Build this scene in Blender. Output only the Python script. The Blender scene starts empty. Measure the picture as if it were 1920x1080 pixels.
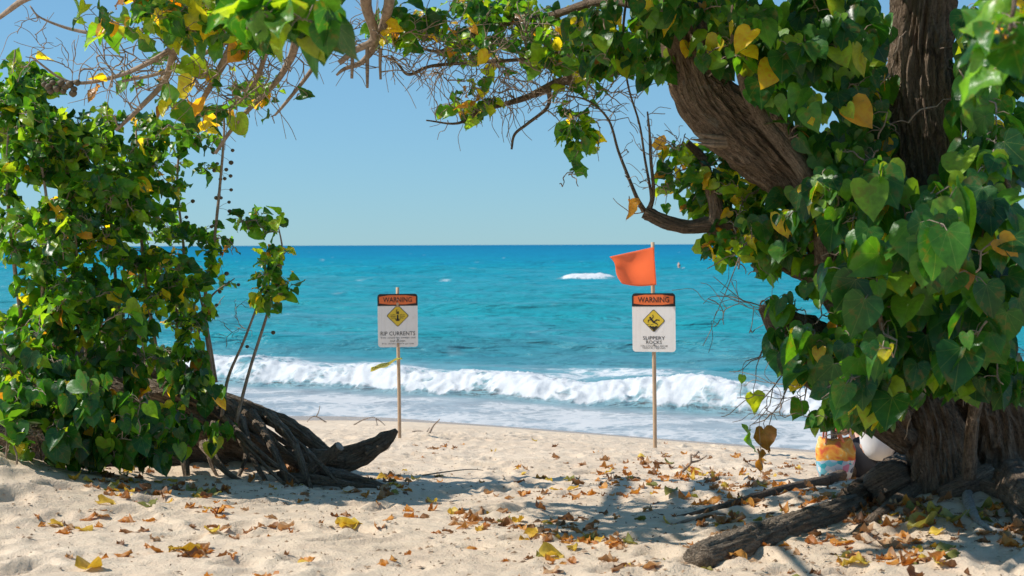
import bpy, bmesh, math, random
import numpy as np
from mathutils import Vector, Matrix, Quaternion

# ------------------------------------------------------------------ camera, sky, sun
scene = bpy.context.scene
col = scene.collection
F_PX = 2667.0                      # focal length in pixels of a 1920 wide frame (50 mm)
CAM_Z = 2.9                        # eye height above the sea (z = 0)
PITCH = math.atan(81.0 / F_PX)
cam_d = bpy.data.cameras.new('camera')
cam_d.lens = 50.0; cam_d.sensor_width = 36.0; cam_d.clip_start = 0.05; cam_d.clip_end = 60000
cam = bpy.data.objects.new('camera', cam_d); col.objects.link(cam)
cam.location = (0, 0, CAM_Z)
cam.rotation_euler = (math.radians(90) - PITCH, 0, 0)
cam.rotation_euler.rotate_axis('Z', math.radians(-0.2))
cam_d.dof.use_dof = True; cam_d.dof.focus_distance = 9.0; cam_d.dof.aperture_fstop = 5.6
scene.camera = cam

SUN_EL, SUN_BACK = math.radians(47), math.radians(1)
S_DIR = Vector((-math.cos(SUN_EL) * math.cos(SUN_BACK), math.cos(SUN_EL) * math.sin(SUN_BACK), math.sin(SUN_EL)))
world = bpy.data.worlds.new('World'); scene.world = world; world.use_nodes = True
wn = world.node_tree; bg = wn.nodes['Background']
sky = wn.nodes.new('ShaderNodeTexSky'); sky.sky_type = 'NISHITA'; sky.sun_disc = False
sky.sun_elevation = SUN_EL
sky.sun_rotation = math.atan2(S_DIR.x, S_DIR.y)
sky.altitude = 0; sky.air_density = 1.0; sky.dust_density = 0.0; sky.ozone_density = 6.0
gm = wn.nodes.new('ShaderNodeGamma'); gm.inputs['Gamma'].default_value = 0.5      # flatter, like the photograph's grade
wn.links.new(sky.outputs[0], gm.inputs['Color'])
tn = wn.nodes.new('ShaderNodeMix'); tn.data_type = 'RGBA'; tn.blend_type = 'MULTIPLY'; tn.inputs[0].default_value = 1.0
tn.inputs[7].default_value = (1.41, 2.30, 2.90, 1)
wn.links.new(gm.outputs[0], tn.inputs[6]); wn.links.new(tn.outputs[2], bg.inputs['Color'])
bg.inputs['Strength'].default_value = 0.095
sun_d = bpy.data.lights.new('sun', 'SUN'); sun_d.energy = 5.0; sun_d.angle = math.radians(0.55)
sun_d.color = (1.0, 0.955, 0.88)
sun = bpy.data.objects.new('sun', sun_d); col.objects.link(sun)
sun.rotation_euler = S_DIR.to_track_quat('Z', 'Y').to_euler()
scene.view_settings.view_transform = 'Standard'; scene.view_settings.look = 'None'
scene.view_settings.exposure = 0.1; scene.view_settings.gamma = 1.0
scene.view_settings.use_curve_mapping = False
scene.cycles.max_bounces = 8; scene.cycles.transparent_max_bounces = 8

# ------------------------------------------------------------------ helpers
R = random.Random(7)
def at(px, py, d):
    """world point seen at pixel (px, py) of the 1920x1080 photograph, d metres ahead"""
    x, v = (px - 960) / F_PX, (540 - py) / F_PX
    cy, sy = math.cos(PITCH), math.sin(PITCH)
    dy, dz = cy + v * sy, -sy + v * cy
    t = d / dy
    return Vector((x * t, d, CAM_Z + dz * t))
def to_px(p):
    cy, sy = math.cos(PITCH), math.sin(PITCH)
    y, z = p[1], p[2] - CAM_Z
    f = y * cy - z * sy; u = y * sy + z * cy
    if f < 0.1: return (-9999, -9999, f)
    return (960 + F_PX * p[0] / f, 540 - F_PX * u / f, f)

_rng = np.random.RandomState(3)
_perm = np.tile(_rng.permutation(256), 3)
_grad = _rng.normal(size=(256, 3)); _grad /= np.linalg.norm(_grad, axis=1)[:, None]
def perlin(x, y, z=0.0):
    x = np.asarray(x, float); y = np.asarray(y, float); z = np.asarray(z, float) + np.zeros_like(x)
    xi, yi, zi = np.floor(x).astype(int), np.floor(y).astype(int), np.floor(z).astype(int)
    xf, yf, zf = x - xi, y - yi, z - zi
    fade = lambda t: t * t * t * (t * (t * 6 - 15) + 10)
    u, v, w = fade(xf), fade(yf), fade(zf)
    out = 0
    for a in (0, 1):
        for b in (0, 1):
            for c in (0, 1):
                h = _perm[_perm[_perm[(xi + a) & 255] + ((yi + b) & 255)] + ((zi + c) & 255)]
                g = _grad[h]
                d = g[..., 0] * (xf - a) + g[..., 1] * (yf - b) + g[..., 2] * (zf - c)
                out = out + d * (u if a else 1 - u) * (v if b else 1 - v) * (w if c else 1 - w)
    return out * 1.5
def sstep(a, b, x):
    t = np.clip((x - a) / (b - a), 0, 1)
    return t * t * (3 - 2 * t)

def tag(o, label=None, cat=None, group=None, kind=None):
    if label: o['label'] = label
    if cat: o['category'] = cat
    if group: o['group'] = group
    if kind: o['kind'] = kind
    return o
def empty(name, loc):
    e = bpy.data.objects.new(name, None); col.objects.link(e)
    e.empty_display_size = 0.1; e.location = loc
    return e
def mesh_np(name, verts, faces, smooth=True):
    """verts (n,3) array; faces (m,k) array of one polygon size or list of lists"""
    me = bpy.data.meshes.new(name)
    if isinstance(faces, np.ndarray):
        n, k = faces.shape
        me.vertices.add(len(verts)); me.vertices.foreach_set('co', np.asarray(verts, np.float32).ravel())
        me.loops.add(n * k); me.loops.foreach_set('vertex_index', faces.astype(np.int32).ravel())
        me.polygons.add(n); me.polygons.foreach_set('loop_start', np.arange(0, n * k, k, dtype=np.int32))
        me.update(calc_edges=True); me.validate()
    else:
        me.from_pydata([tuple(v) for v in verts], [], faces)
    if smooth: me.polygons.foreach_set('use_smooth', np.ones(len(me.polygons), bool))
    return me
class MB:
    """collects shapes in world space, builds ONE mesh object (optionally a child)"""
    def __init__(self): self.v = []; self.f = []; self.n = 0; self.mi = []
    def add(self, v, f, mi=0):
        self.v.append(np.asarray(v, float).reshape(-1, 3))
        for q in f: self.f.append([int(i) + self.n for i in q]); self.mi.append(mi)
        self.n += len(v); return self
    def box(self, c, s, rot=None):
        v = np.array([[x, y, z] for x in (-.5, .5) for y in (-.5, .5) for z in (-.5, .5)]) * np.array(s)
        if rot is not None: v = v @ np.array(rot.to_3x3()).T
        return self.add(v + np.array(c), [(0, 1, 3, 2), (4, 6, 7, 5), (0, 4, 5, 1), (2, 3, 7, 6), (0, 2, 6, 4), (1, 5, 7, 3)])
    def build(self, name, mats, parent=None, smooth=True):
        base = np.array(parent_base(parent)) if parent else np.zeros(3)
        v = np.vstack(self.v) - base if self.v else np.zeros((0, 3))
        me = mesh_np(name, v, self.f, smooth)
        mats = mats if isinstance(mats, (list, tuple)) else [mats]
        for m in mats: me.materials.append(m)
        if len(mats) > 1: me.polygons.foreach_set('material_index', np.array(self.mi, np.int32))
        o = bpy.data.objects.new(name, me); col.objects.link(o)
        if parent: o.parent = parent
        return o
def parent_base(p):
    b = Vector((0, 0, 0))
    while p is not None:
        b = b + p.location; p = p.parent
    return b

def spline(pts, vals, sub):
    """Catmull-Rom through pts (Vectors) with interpolated scalar vals"""
    P = [Vector(p) for p in pts]; n = len(P)
    if n == 2: 
        P = [P[0], P[0].lerp(P[1], .5), P[1]]; vals = [vals[0], (vals[0] + vals[1]) / 2, vals[1]]; n = 3
    op, ov = [], []
    for i in range(n - 1):
        p0 = P[i - 1] if i else P[0] * 2 - P[1]
        p3 = P[i + 2] if i + 2 < n else P[-1] * 2 - P[-2]
        for k in range(sub):
            t = k / sub
            a = P[i]; b = P[i + 1]
            op.append(0.5 * ((2 * a) + (b - p0) * t + (2 * p0 - 5 * a + 4 * b - p3) * t * t + (3 * a - p0 - 3 * b + p3) * t ** 3))
            ov.append(vals[i] * (1 - t) + vals[i + 1] * t)
    op.append(P[-1].copy()); ov.append(vals[-1])
    return op, ov
def tube(pts, rad, ns=8, sub=4, ridge=0.0, lump=0.0, freq=6.0, cap=True, flat=1.0):
    """tapered tube along a smooth path; ridge = bark furrows, lump = swellings; returns verts, faces, path"""
    path, rr = spline(pts, rad, sub)
    n = len(path); T = []
    for i in range(n):
        a = path[max(i - 1, 0)]; b = path[min(i + 1, n - 1)]
        t = (b - a); T.append(t.normalized() if t.length > 1e-9 else Vector((0, 0, 1)))
    N = T[0].orthogonal().normalized(); rings = []; L = 0
    th = np.linspace(0, 2 * math.pi, ns, endpoint=False)
    off = R.uniform(0, 99); bark = []; rmax = max(rr)
    for i in range(n):
        if i:
            q = T[i - 1].rotation_difference(T[i]); N = (q @ N).normalized(); L += (path[i] - path[i - 1]).length
        B = T[i].cross(N)
        r = np.full(ns, rr[i])
        if ridge or lump:
            tw = th + 0.35 * math.sin(L * 3.0 + off)
            c, s_ = np.cos(tw), np.sin(tw)
            if lump: r = r * (1 + lump * perlin(c * 0.9 + off, s_ * 0.9, L * 2.2) + lump * .5 * perlin(c * 2 + off, s_ * 2, L * 5))
            if ridge:
                wob = 0.5 * perlin(c * 1.3, s_ * 1.3 + off, L * 4.0)
                a1 = perlin(c * freq + off + wob * 2, s_ * freq + wob * 2, L * 2.4)
                a3 = perlin(c * freq * 1.9 + off + wob * 3, s_ * freq * 1.9 + 7, L * 4.5)
                a2 = perlin(c * freq * 3.2 + off, s_ * freq * 3.2, L * 16)
                r = r + min(ridge, rr[i] * .3) * ((1 - 3.2 * np.minimum(np.abs(a1), .5)) * 0.7 + (1 - 3 * np.minimum(np.abs(a3), .5)) * .4 + 0.35 * a2)
        ring = np.array(path[i])[None] + np.outer(np.cos(th) * r, np.array(N)) + np.outer(np.sin(th) * r * flat, np.array(B))
        rings.append(ring); bark.append(np.stack([np.cos(th) * rmax + off, np.sin(th) * rmax, np.full(ns, L)], 1))
    v = np.vstack(rings); f = []; tube.bark = np.vstack(bark)
    for i in range(n - 1):
        for k in range(ns):
            k2 = (k + 1) % ns
            f.append((i * ns + k, i * ns + k2, (i + 1) * ns + k2, (i + 1) * ns + k))
    if cap:
        f.append(tuple(range(ns - 1, -1, -1))); f.append(tuple((n - 1) * ns + k for k in range(ns)))
    return v, f, path

def barked(o):
    a = o.data.attributes.new('bark', 'FLOAT_VECTOR', 'POINT'); a.data.foreach_set('vector', tube.bark.astype(np.float32).ravel())
    return o
# ------------------------------------------------------------------ materials
def nmat(name):
    m = bpy.data.materials.new(name); m.use_nodes = True
    nt = m.node_tree; b = nt.nodes['Principled BSDF']
    return m, nt, b
def nd(nt, typ, **kw):
    n = nt.nodes.new(typ)
    for k, v in kw.items():
        if k.startswith('i_'):
            key = k[2:].replace('_', ' ')
            n.inputs[key].default_value = v
        else: setattr(n, k, v)
    return n
def lk(nt, a, b): nt.links.new(a, b)
def ramp(nt, stops, interp='LINEAR'):
    n = nt.nodes.new('ShaderNodeValToRGB'); cr = n.color_ramp; cr.interpolation = interp
    while len(cr.elements) < len(stops): cr.elements.new(0.5)
    for e, (p, c) in zip(cr.elements, stops):
        e.position = p; e.color = (*c, 1) if len(c) == 3 else c
    return n
def math_n(nt, op, a, b=None, c=None, clamp=False):
    n = nt.nodes.new('ShaderNodeMath'); n.operation = op; n.use_clamp = clamp
    for i, v in enumerate((a, b, c)):
        if v is None: continue
        if isinstance(v, (int, float)): n.inputs[i].default_value = v
        else: nt.links.new(v, n.inputs[i])
    return n.outputs[0]
def mixc(nt, fac, a, b, mode='MIX'):
    n = nt.nodes.new('ShaderNodeMix'); n.data_type = 'RGBA'; n.blend_type = mode
    for s, v in ((n.inputs[0], fac), (n.inputs[6], a), (n.inputs[7], b)):
        if isinstance(v, (int, float)): s.default_value = v
        elif isinstance(v, tuple): s.default_value = (*v, 1)
        else: nt.links.new(v, s)
    return n.outputs[2]
def noise(nt, vec, scale, detail=4, rough=0.55, dist=0.0):
    n = nd(nt, 'ShaderNodeTexNoise'); n.inputs['Scale'].default_value = scale
    n.inputs['Detail'].default_value = detail; n.inputs['Roughness'].default_value = rough
    n.inputs['Distortion'].default_value = dist
    if vec is not None: nt.links.new(vec, n.inputs['Vector'])
    return n.outputs['Fac']
def mapping(nt, vec, scale=(1, 1, 1), rot=(0, 0, 0)):
    n = nd(nt, 'ShaderNodeMapping'); n.inputs['Scale'].default_value = scale; n.inputs['Rotation'].default_value = rot
    nt.links.new(vec, n.inputs['Vector']); return n.outputs[0]
def bump(nt, h, strength, dist, bsdf, prev=None):
    n = nd(nt, 'ShaderNodeBump'); n.inputs['Strength'].default_value = strength; n.inputs['Distance'].default_value = dist
    nt.links.new(h, n.inputs['Height'])
    if prev is not None: nt.links.new(prev, n.inputs['Normal'])
    if bsdf is not None: nt.links.new(n.outputs[0], bsdf.inputs['Normal'])
    return n.outputs[0]

M = {}
def plain(name, c, rough=0.6, var=0.25, scale=20, bmp=0.0, spec=0.4, metal=0.0):
    m, nt, b = nmat(name)
    pos = nd(nt, 'ShaderNodeTexCoord').outputs['Object']
    f = noise(nt, pos, scale, 5, 0.6)
    r = ramp(nt, [(0.25, tuple(x * (1 - var) for x in c)), (0.75, tuple(min(1, x * (1 + var)) for x in c))])
    lk(nt, f, r.inputs[0]); lk(nt, r.outputs[0], b.inputs['Base Color'])
    b.inputs['Roughness'].default_value = rough; b.inputs['Specular IOR Level'].default_value = spec
    b.inputs['Metallic'].default_value = metal
    if bmp: bump(nt, f, 0.6, bmp, b)
    M[name] = m; return m

def sand_material():
    m, nt, b = nmat('sand')
    pos = nd(nt, 'ShaderNodeNewGeometry').outputs['Position']
    big = noise(nt, pos, 0.9, 4); mid = noise(nt, pos, 9, 5, .65); fine = noise(nt, pos, 90, 4, .7); gr = noise(nt, pos, 520, 2, .8)
    c1 = ramp(nt, [(0.3, (0.62, 0.485, 0.345)), (0.7, (0.73, 0.585, 0.432))]); lk(nt, big, c1.inputs[0])
    c2 = mixc(nt, 0.35, c1.outputs[0], (0.5, 0.5, 0.5), 'OVERLAY')
    t = mixc(nt, 0.5, c1.outputs[0], ramp_out(nt, mid, [(0.3, (0.42, 0.42, 0.42)), (0.7, (0.56, 0.56, 0.56))]), 'OVERLAY')
    t = mixc(nt, 0.55, t, ramp_out(nt, gr, [(0.32, (0.36, 0.36, 0.36)), (0.68, (0.62, 0.62, 0.62))]), 'OVERLAY')
    specks = ramp_out(nt, fine, [(0.27, (1, 1, 1)), (0.31, (0, 0, 0))])
    t = mixc(nt, math_n(nt, 'MULTIPLY', specks, 0.55), t, (0.20, 0.13, 0.07))
    at_ = nd(nt, 'ShaderNodeAttribute', attribute_name='wet').outputs['Fac']
    wet = math_n(nt, 'ADD', at_, math_n(nt, 'MULTIPLY', math_n(nt, 'SUBTRACT', mid, 0.5), 0.35))
    wetc = ramp_out(nt, wet, [(0.42, (0, 0, 0)), (0.58, (1, 1, 1))])
    t = mixc(nt, wetc, t, mixc(nt, 1.0, t, (0.55, 0.50, 0.46), 'MULTIPLY'))
    lk(nt, t, b.inputs['Base Color'])
    lk(nt, ramp_out(nt, wetc, [(0, (0.9,) * 3), (1, (0.25,) * 3)]), b.inputs['Roughness'])
    b.inputs['Specular IOR Level'].default_value = 0.25
    n1 = bump(nt, fine, 0.5, 0.016, None); n2 = bump(nt, mid, 0.6, 0.04, None, n1)
    bump(nt, gr, 0.5, 0.003, b, n2)
    return m
def ramp_out(nt, fac, stops, interp='LINEAR'):
    r = ramp(nt, stops, interp); lk(nt, fac, r.inputs[0]); return r.outputs[0]

def sea_material():
    m, nt, b = nmat('sea_water')
    pos = nd(nt, 'ShaderNodeNewGeometry').outputs['Position']
    sep = nd(nt, 'ShaderNodeSeparateXYZ'); lk(nt, pos, sep.inputs[0])
    # depth of the bottom grows with distance from shore: pale turquoise to deep blue
    off = math_n(nt, 'ADD', sep.outputs[1], math_n(nt, 'MULTIPLY', sep.outputs[0], 0.4))
    lg = math_n(nt, 'LOGARITHM', math_n(nt, 'MAXIMUM', off, 5.0), 10.0)
    patch = noise(nt, mapping(nt, pos, (0.028, 0.15, 1)), 1.0, 5, .62, .5)
    lg = math_n(nt, 'ADD', lg, math_n(nt, 'MULTIPLY', math_n(nt, 'SUBTRACT', patch, 0.5), 1.0))  # streaky bottom colour, strengthened so its bands stand in for swell shading
    k = math_n(nt, 'DIVIDE', math_n(nt, 'SUBTRACT', lg, 1.3), 2.2, clamp=True)
    deep = ramp_out(nt, k, [(0.0, (0.07, 0.23, 0.27)), (0.10, (0.03, 0.23, 0.28)), (0.22, (0.005, 0.26, 0.305)),
                            (0.42, (0.002, 0.245, 0.33)), (0.60, (0.001, 0.195, 0.33)), (1.0, (0.0008, 0.145, 0.28))])
    sh = math_n(nt, 'ADD', sep.outputs[1], math_n(nt, 'MULTIPLY', sep.outputs[0], 0.65))
    thinw = math_n(nt, 'DIVIDE', math_n(nt, 'SUBTRACT', 27.0, sh), 1.2, clamp=True)
    deep = mixc(nt, math_n(nt, 'MULTIPLY', thinw, .9), deep, (0.27, 0.325, 0.36))
    foam = nd(nt, 'ShaderNodeAttribute', attribute_name='foam').outputs['Fac']
    n1 = noise(nt, mapping(nt, pos, (1.0, 0.8, 1.0)), 1.7, 6, .68, 0.6)
    vor = nd(nt, 'ShaderNodeTexVoronoi', feature='DISTANCE_TO_EDGE'); vor.inputs['Scale'].default_value = 2.6
    warp = nd(nt, 'ShaderNodeVectorMath', operation='ADD'); lk(nt, pos, warp.inputs[0])
    nz = nd(nt, 'ShaderNodeTexNoise'); nz.inputs['Scale'].default_value = 2.0; nz.inputs['Detail'].default_value = 4
    lk(nt, pos, nz.inputs['Vector'])
    sc = nd(nt, 'ShaderNodeVectorMath', operation='SCALE'); sc.inputs['Scale'].default_value = 0.9
    lk(nt, nz.outputs['Color'], sc.inputs[0]); lk(nt, sc.outputs[0], warp.inputs[1]); lk(nt, warp.outputs[0], vor.inputs['Vector'])
    lace = math_n(nt, 'SUBTRACT', 1.0, math_n(nt, 'MULTIPLY', vor.outputs['Distance'], 4.0), clamp=True)
    pat = math_n(nt, 'ADD', math_n(nt, 'MULTIPLY', n1, 0.75), math_n(nt, 'MULTIPLY', lace, 0.25))
    cov = math_n(nt, 'SUBTRACT', math_n(nt, 'ADD', pat, math_n(nt, 'MULTIPLY', foam, 1.15)), 1.0)
    fm = math_n(nt, 'MULTIPLY', cov, 3.2, clamp=True)
    thin = math_n(nt, 'MULTIPLY', foam, 0.35, clamp=True)
    fm = math_n(nt, 'MAXIMUM', fm, thin)
    lk(nt, deep, b.inputs['Base Color']); b.inputs['Roughness'].default_value = 0.25
    lk(nt, ramp_out(nt, k, [(0.08, (.18,) * 3), (.30, (.05,) * 3), (.42, (.0,) * 3)]), b.inputs['Specular IOR Level'])
    b.inputs['IOR'].default_value = 1.33
    w1 = noise(nt, mapping(nt, pos, (0.35, 0.9, 1)), 1.0, 6, .6, .3)
    w2 = noise(nt, mapping(nt, pos, (0.06, 0.16, 1)), 1.0, 5, .6, .2)
    w3 = noise(nt, mapping(nt, pos, (1.6, 3.5, 1)), 1.0, 4, .6, .2)
    a = bump(nt, w2, 1.0, 2.2, None); a = bump(nt, w1, 0.9, 0.55, None, a); a = bump(nt, w3, 0.6, 0.08, None, a)
    fb = noise(nt, pos, 14, 5, .7)
    lk(nt, a, b.inputs['Normal'])
    fo = nd(nt, 'ShaderNodeBsdfPrincipled'); fo.inputs['Roughness'].default_value = .9; fo.inputs['Specular IOR Level'].default_value = .05
    lk(nt, mixc(nt, thinw, ramp_out(nt, noise(nt, pos, 3.0, 6, .7), [(.3, (.66, .70, .73)), (.62, (.90, .91, .915))]), (0.70, 0.715, 0.72)), fo.inputs['Base Color'])
    bump(nt, fb, 0.35, 0.05, fo)
    tr = nd(nt, 'ShaderNodeBsdfTranslucent'); tr.inputs['Color'].default_value = (.88, .91, .93, 1)
    fx = nd(nt, 'ShaderNodeMixShader'); fx.inputs[0].default_value = .28; lk(nt, fo.outputs[0], fx.inputs[1]); lk(nt, tr.outputs[0], fx.inputs[2])
    mx = nd(nt, 'ShaderNodeMixShader'); lk(nt, fm, mx.inputs[0]); lk(nt, b.outputs[0], mx.inputs[1]); lk(nt, fx.outputs[0], mx.inputs[2])
    lk(nt, mx.outputs[0], nt.nodes['Material Output'].inputs['Surface'])
    return m

def bark_material(name, dark, light, stretch=None, bmp=0.02):
    """stretch given: plain object space; otherwise furrows run along the limb"""
    m, nt, b = nmat(name)
    pos = nd(nt, 'ShaderNodeTexCoord').outputs['Object']
    along = stretch is None
    crd = nd(nt, 'ShaderNodeAttribute', attribute_name='bark').outputs['Vector'] if along else pos
    a = noise(nt, pos, 3.0, 5, .6); fi = noise(nt, pos, 70, 4, .7)
    if along:
        g = noise(nt, mapping(nt, crd, (30, 30, 4.5)), 1.0, 5, .6, 1.2); g2 = noise(nt, mapping(nt, crd, (75, 75, 14)), 1.0, 4, .6, .6)
        rid = math_n(nt, 'MULTIPLY', math_n(nt, 'ABSOLUTE', math_n(nt, 'SUBTRACT', g, 0.5)), 5.0, clamp=True)
        h = math_n(nt, 'ADD', rid, math_n(nt, 'MULTIPLY', g2, 0.5))
    else:
        g = noise(nt, mapping(nt, crd, stretch), 4.0, 6, .65, .8); g2 = g; h = g
    mix = math_n(nt, 'ADD', math_n(nt, 'MULTIPLY', g2, 0.55), math_n(nt, 'MULTIPLY', fi, 0.45))
    c = ramp_out(nt, mix, [(0.34, dark), (0.64, light)])
    c = mixc(nt, ramp_out(nt, a, [(0.52, (0, 0, 0)), (0.75, (0.45,) * 3)]), c, tuple(0.5 * (x + y) * 1.1 for x, y in zip((0.2, 0.19, 0.17), light)))
    if along:
        lic = noise(nt, pos, 9, 6, .7, .4); c = mixc(nt, ramp_out(nt, lic, [(.60, (0,) * 3), (.68, (.55,) * 3)]), c, (.34, .33, .28))
        scar = noise(nt, pos, 5.5, 3, .5, .8); c = mixc(nt, ramp_out(nt, scar, [(.66, (0,) * 3), (.70, (.6,) * 3)]), c, (.09, .065, .05))
    lk(nt, c, b.inputs['Base Color']); b.inputs['Roughness'].default_value = 0.85; b.inputs['Specular IOR Level'].default_value = 0.2
    p = bump(nt, h, 0.9, bmp, None); bump(nt, fi, 0.6, bmp * .25, b, p)
    M[name] = m; return m

def leaf_material(name, stops, transl=0.42, rough=0.33, veins=True, spots=0.45, tcol=(3.8, 3.2, 0.7)):
    m, nt, b = nmat(name)
    at_ = nd(nt, 'ShaderNodeAttribute', attribute_name='rnd').outputs['Fac']
    oi = nd(nt, 'ShaderNodeObjectInfo')
    sp = nd(nt, 'ShaderNodeSeparateColor'); lk(nt, oi.outputs['Color'], sp.inputs[0])
    rnd = math_n(nt, 'ADD', at_, sp.outputs[0])
    c = ramp_out(nt, rnd, stops)
    uv = nd(nt, 'ShaderNodeUVMap', uv_map='UVMap').outputs[0]
    sep = nd(nt, 'ShaderNodeSeparateXYZ'); lk(nt, uv, sep.inputs[0])
    x = math_n(nt, 'ABSOLUTE', math_n(nt, 'SUBTRACT', sep.outputs[0], 0.6)); y = math_n(nt, 'SUBTRACT', sep.outputs[1], 0.2)
    cb = nd(nt, 'ShaderNodeCombineXYZ'); lk(nt, sep.outputs[0], cb.inputs[0]); lk(nt, sep.outputs[1], cb.inputs[1])
    lk(nt, math_n(nt, 'MULTIPLY', rnd, 37.0), cb.inputs[2])
    nz = noise(nt, cb.outputs[0], 4.0, 4, .6)
    if veins:
        ang = math_n(nt, 'ARCTAN2', x, y)
        r = math_n(nt, 'SQRT', math_n(nt, 'ADD', math_n(nt, 'MULTIPLY', x, x), math_n(nt, 'MULTIPLY', y, y)))
        v = None
        for a0, wd in ((0.0, 0.014), (0.55, 0.010), (1.15, 0.009), (1.9, 0.008)):
            dd = math_n(nt, 'MULTIPLY', math_n(nt, 'ABSOLUTE', math_n(nt, 'SUBTRACT', ang, a0)), r)
            l = math_n(nt, 'SUBTRACT', 1.0, math_n(nt, 'DIVIDE', dd, wd), clamp=True)
            v = l if v is None else math_n(nt, 'MAXIMUM', v, l)
        c2 = mixc(nt, math_n(nt, 'MULTIPLY', v, 0.5), c, mixc(nt, 0.5, c, (0.30, 0.36, 0.12)))
    else: c2 = c
    c2 = mixc(nt, 1.0, c2, ramp_out(nt, nz, [(0.3, (0.72,) * 3), (0.7, (1.25,) * 3)]), 'MULTIPLY')
    if spots:
        edge = math_n(nt, 'ADD', math_n(nt, 'MULTIPLY', nz, 0.7), math_n(nt, 'MULTIPLY', noise(nt, cb.outputs[0], 1.3, 2), 0.5))
        c2 = mixc(nt, math_n(nt, 'MULTIPLY', ramp_out(nt, edge, [(0.66, (0,) * 3), (0.74, (1,) * 3)]), spots), c2, (0.16, 0.07, 0.02))
    lk(nt, c2, b.inputs['Base Color'])
    b.inputs['Roughness'].default_value = rough; b.inputs['Specular IOR Level'].default_value = 0.45
    bump(nt, nz, 0.25, 0.01, b)
    tr = nd(nt, 'ShaderNodeBsdfTranslucent'); lk(nt, mixc(nt, 1.0, c2, tcol, 'MULTIPLY'), tr.inputs['Color'])
    mx = nd(nt, 'ShaderNodeMixShader'); mx.inputs[0].default_value = transl
    lk(nt, b.outputs[0], mx.inputs[1]); lk(nt, tr.outputs[0], mx.inputs[2])
    out = nt.nodes['Material Output']; lk(nt, mx.outputs[0], out.inputs['Surface'])
    M[name] = m; return m

M['sand'] = sand_material(); M['sea'] = sea_material()
bark_material('bark', (0.10, 0.068, 0.045), (0.44, 0.32, 0.22), None, .040)
bark_material('twig_bark', (0.15, 0.105, 0.075), (0.44, 0.34, 0.26), (4, 4, 4), 0.004)
bark_material('driftwood', (0.085, 0.062, 0.043), (0.42, 0.315, 0.22), None, 0.045)
bark_material('root_bark', (0.11, 0.082, 0.058), (0.44, 0.345, 0.25), None, 0.040)
bark_material('bleached_wood', (0.17, 0.145, 0.12), (0.42, 0.38, 0.33), (6, 6, 6), 0.006)
leaf_material('leaf', [(0.0, (0.010, 0.056, 0.014)), (0.35, (0.026, 0.112, 0.018)), (0.62, (0.080, 0.225, 0.022)), (0.78, (0.19, 0.35, 0.03)),
                       (0.84, (0.32, 0.36, 0.03)), (0.89, (0.62, 0.50, 0.03)), (0.95, (0.66, 0.42, 0.025)), (0.975, (0.50, 0.24, 0.03)), (1.0, (0.20, 0.09, 0.03))])
leaf_material('naupaka_leaf', [(0, (0.06, 0.20, 0.02)), (1, (0.20, 0.34, 0.05))], 0.3, 0.3, False, 0.0)
leaf_material('brown_leaf', [(0, (0.17, 0.080, 0.035)), (0.5, (0.34, 0.17, 0.07)), (1, (0.50, 0.32, 0.17))], 0.25, 0.6, True, 0.3, (1.6, 1.1, 0.6))
leaf_material('orange_leaf', [(0, (0.42, 0.15, 0.03)), (1, (0.62, 0.30, 0.06))], 0.3, 0.5, True, 0.4, (1.5, 1.1, 0.5))
leaf_material('yellow_leaf', [(0, (0.60, 0.36, 0.03)), (1, (0.70, 0.52, 0.08))], 0.3, 0.45, True, 0.4, (1.3, 1.1, 0.5))
leaf_material('olive_leaf', [(0, (0.14, 0.15, 0.03)), (1, (0.33, 0.32, 0.09))], 0.3, 0.5, True, 0.3, (1.5, 1.3, 0.5))
plain('pod', (0.13, 0.10, 0.06), 0.7, 0.4, 40); plain('pod_green', (0.22, 0.26, 0.10), 0.6, 0.3, 40)

# ------------------------------------------------------------------ ground
def beach_z(x, y):
    x = np.asarray(x, float); y = np.asarray(y, float)
    plane = 2.1 - 0.0875 * y
    s = y + 0.65 * x
    face = 0.112 * (22.6 - s)
    face = np.where(face < 0, face * np.exp(face * .12), face)
    face = np.maximum(face, -2.5)
    k = 0.10
    h = np.clip(0.5 + 0.5 * (face - plane) / k, 0, 1)
    z = face * (1 - h) + plane * h - k * h * (1 - h)
    dry = sstep(0.05, 0.5, z)
    z = z + 0.34 * np.exp(-((x + 3.5) / 1.15) ** 2 - ((y - 8.3) / 1.3) ** 2)
    z = z + 0.27 * np.exp(-((x - 2.6) / 1.2) ** 2 - ((y - 7.2) / 1.2) ** 2)
    z = z + 0.12 * np.exp(-((x + 2.0) / 0.9) ** 2 - ((y - 10.2) / 0.8) ** 2)
    z = z + dry * (0.022 * perlin(x * .9 + 5, y * .9) + 0.010 * perlin(x * 2.3, y * 2.3 + 9))
    return z
def zg(x, y): return float(beach_z(np.array([x]), np.array([y]))[0])
def ground_hit(px, py):
    a, b = 3.0, 40.0
    dd = np.linspace(3.5, 24, 400)
    P = np.array([at(px, py, d) for d in (1.0,)])[0]
    dirv = (P - np.array([0, 0, CAM_Z]))
    pts = np.array([0, 0, CAM_Z]) + dd[:, None] * dirv
    below = pts[:, 2] < beach_z(pts[:, 0], pts[:, 1])
    i = int(np.argmax(below)) if below.any() else len(dd) - 1
    p = pts[i]
    return Vector((p[0], p[1], zg(p[0], p[1])))

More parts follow.
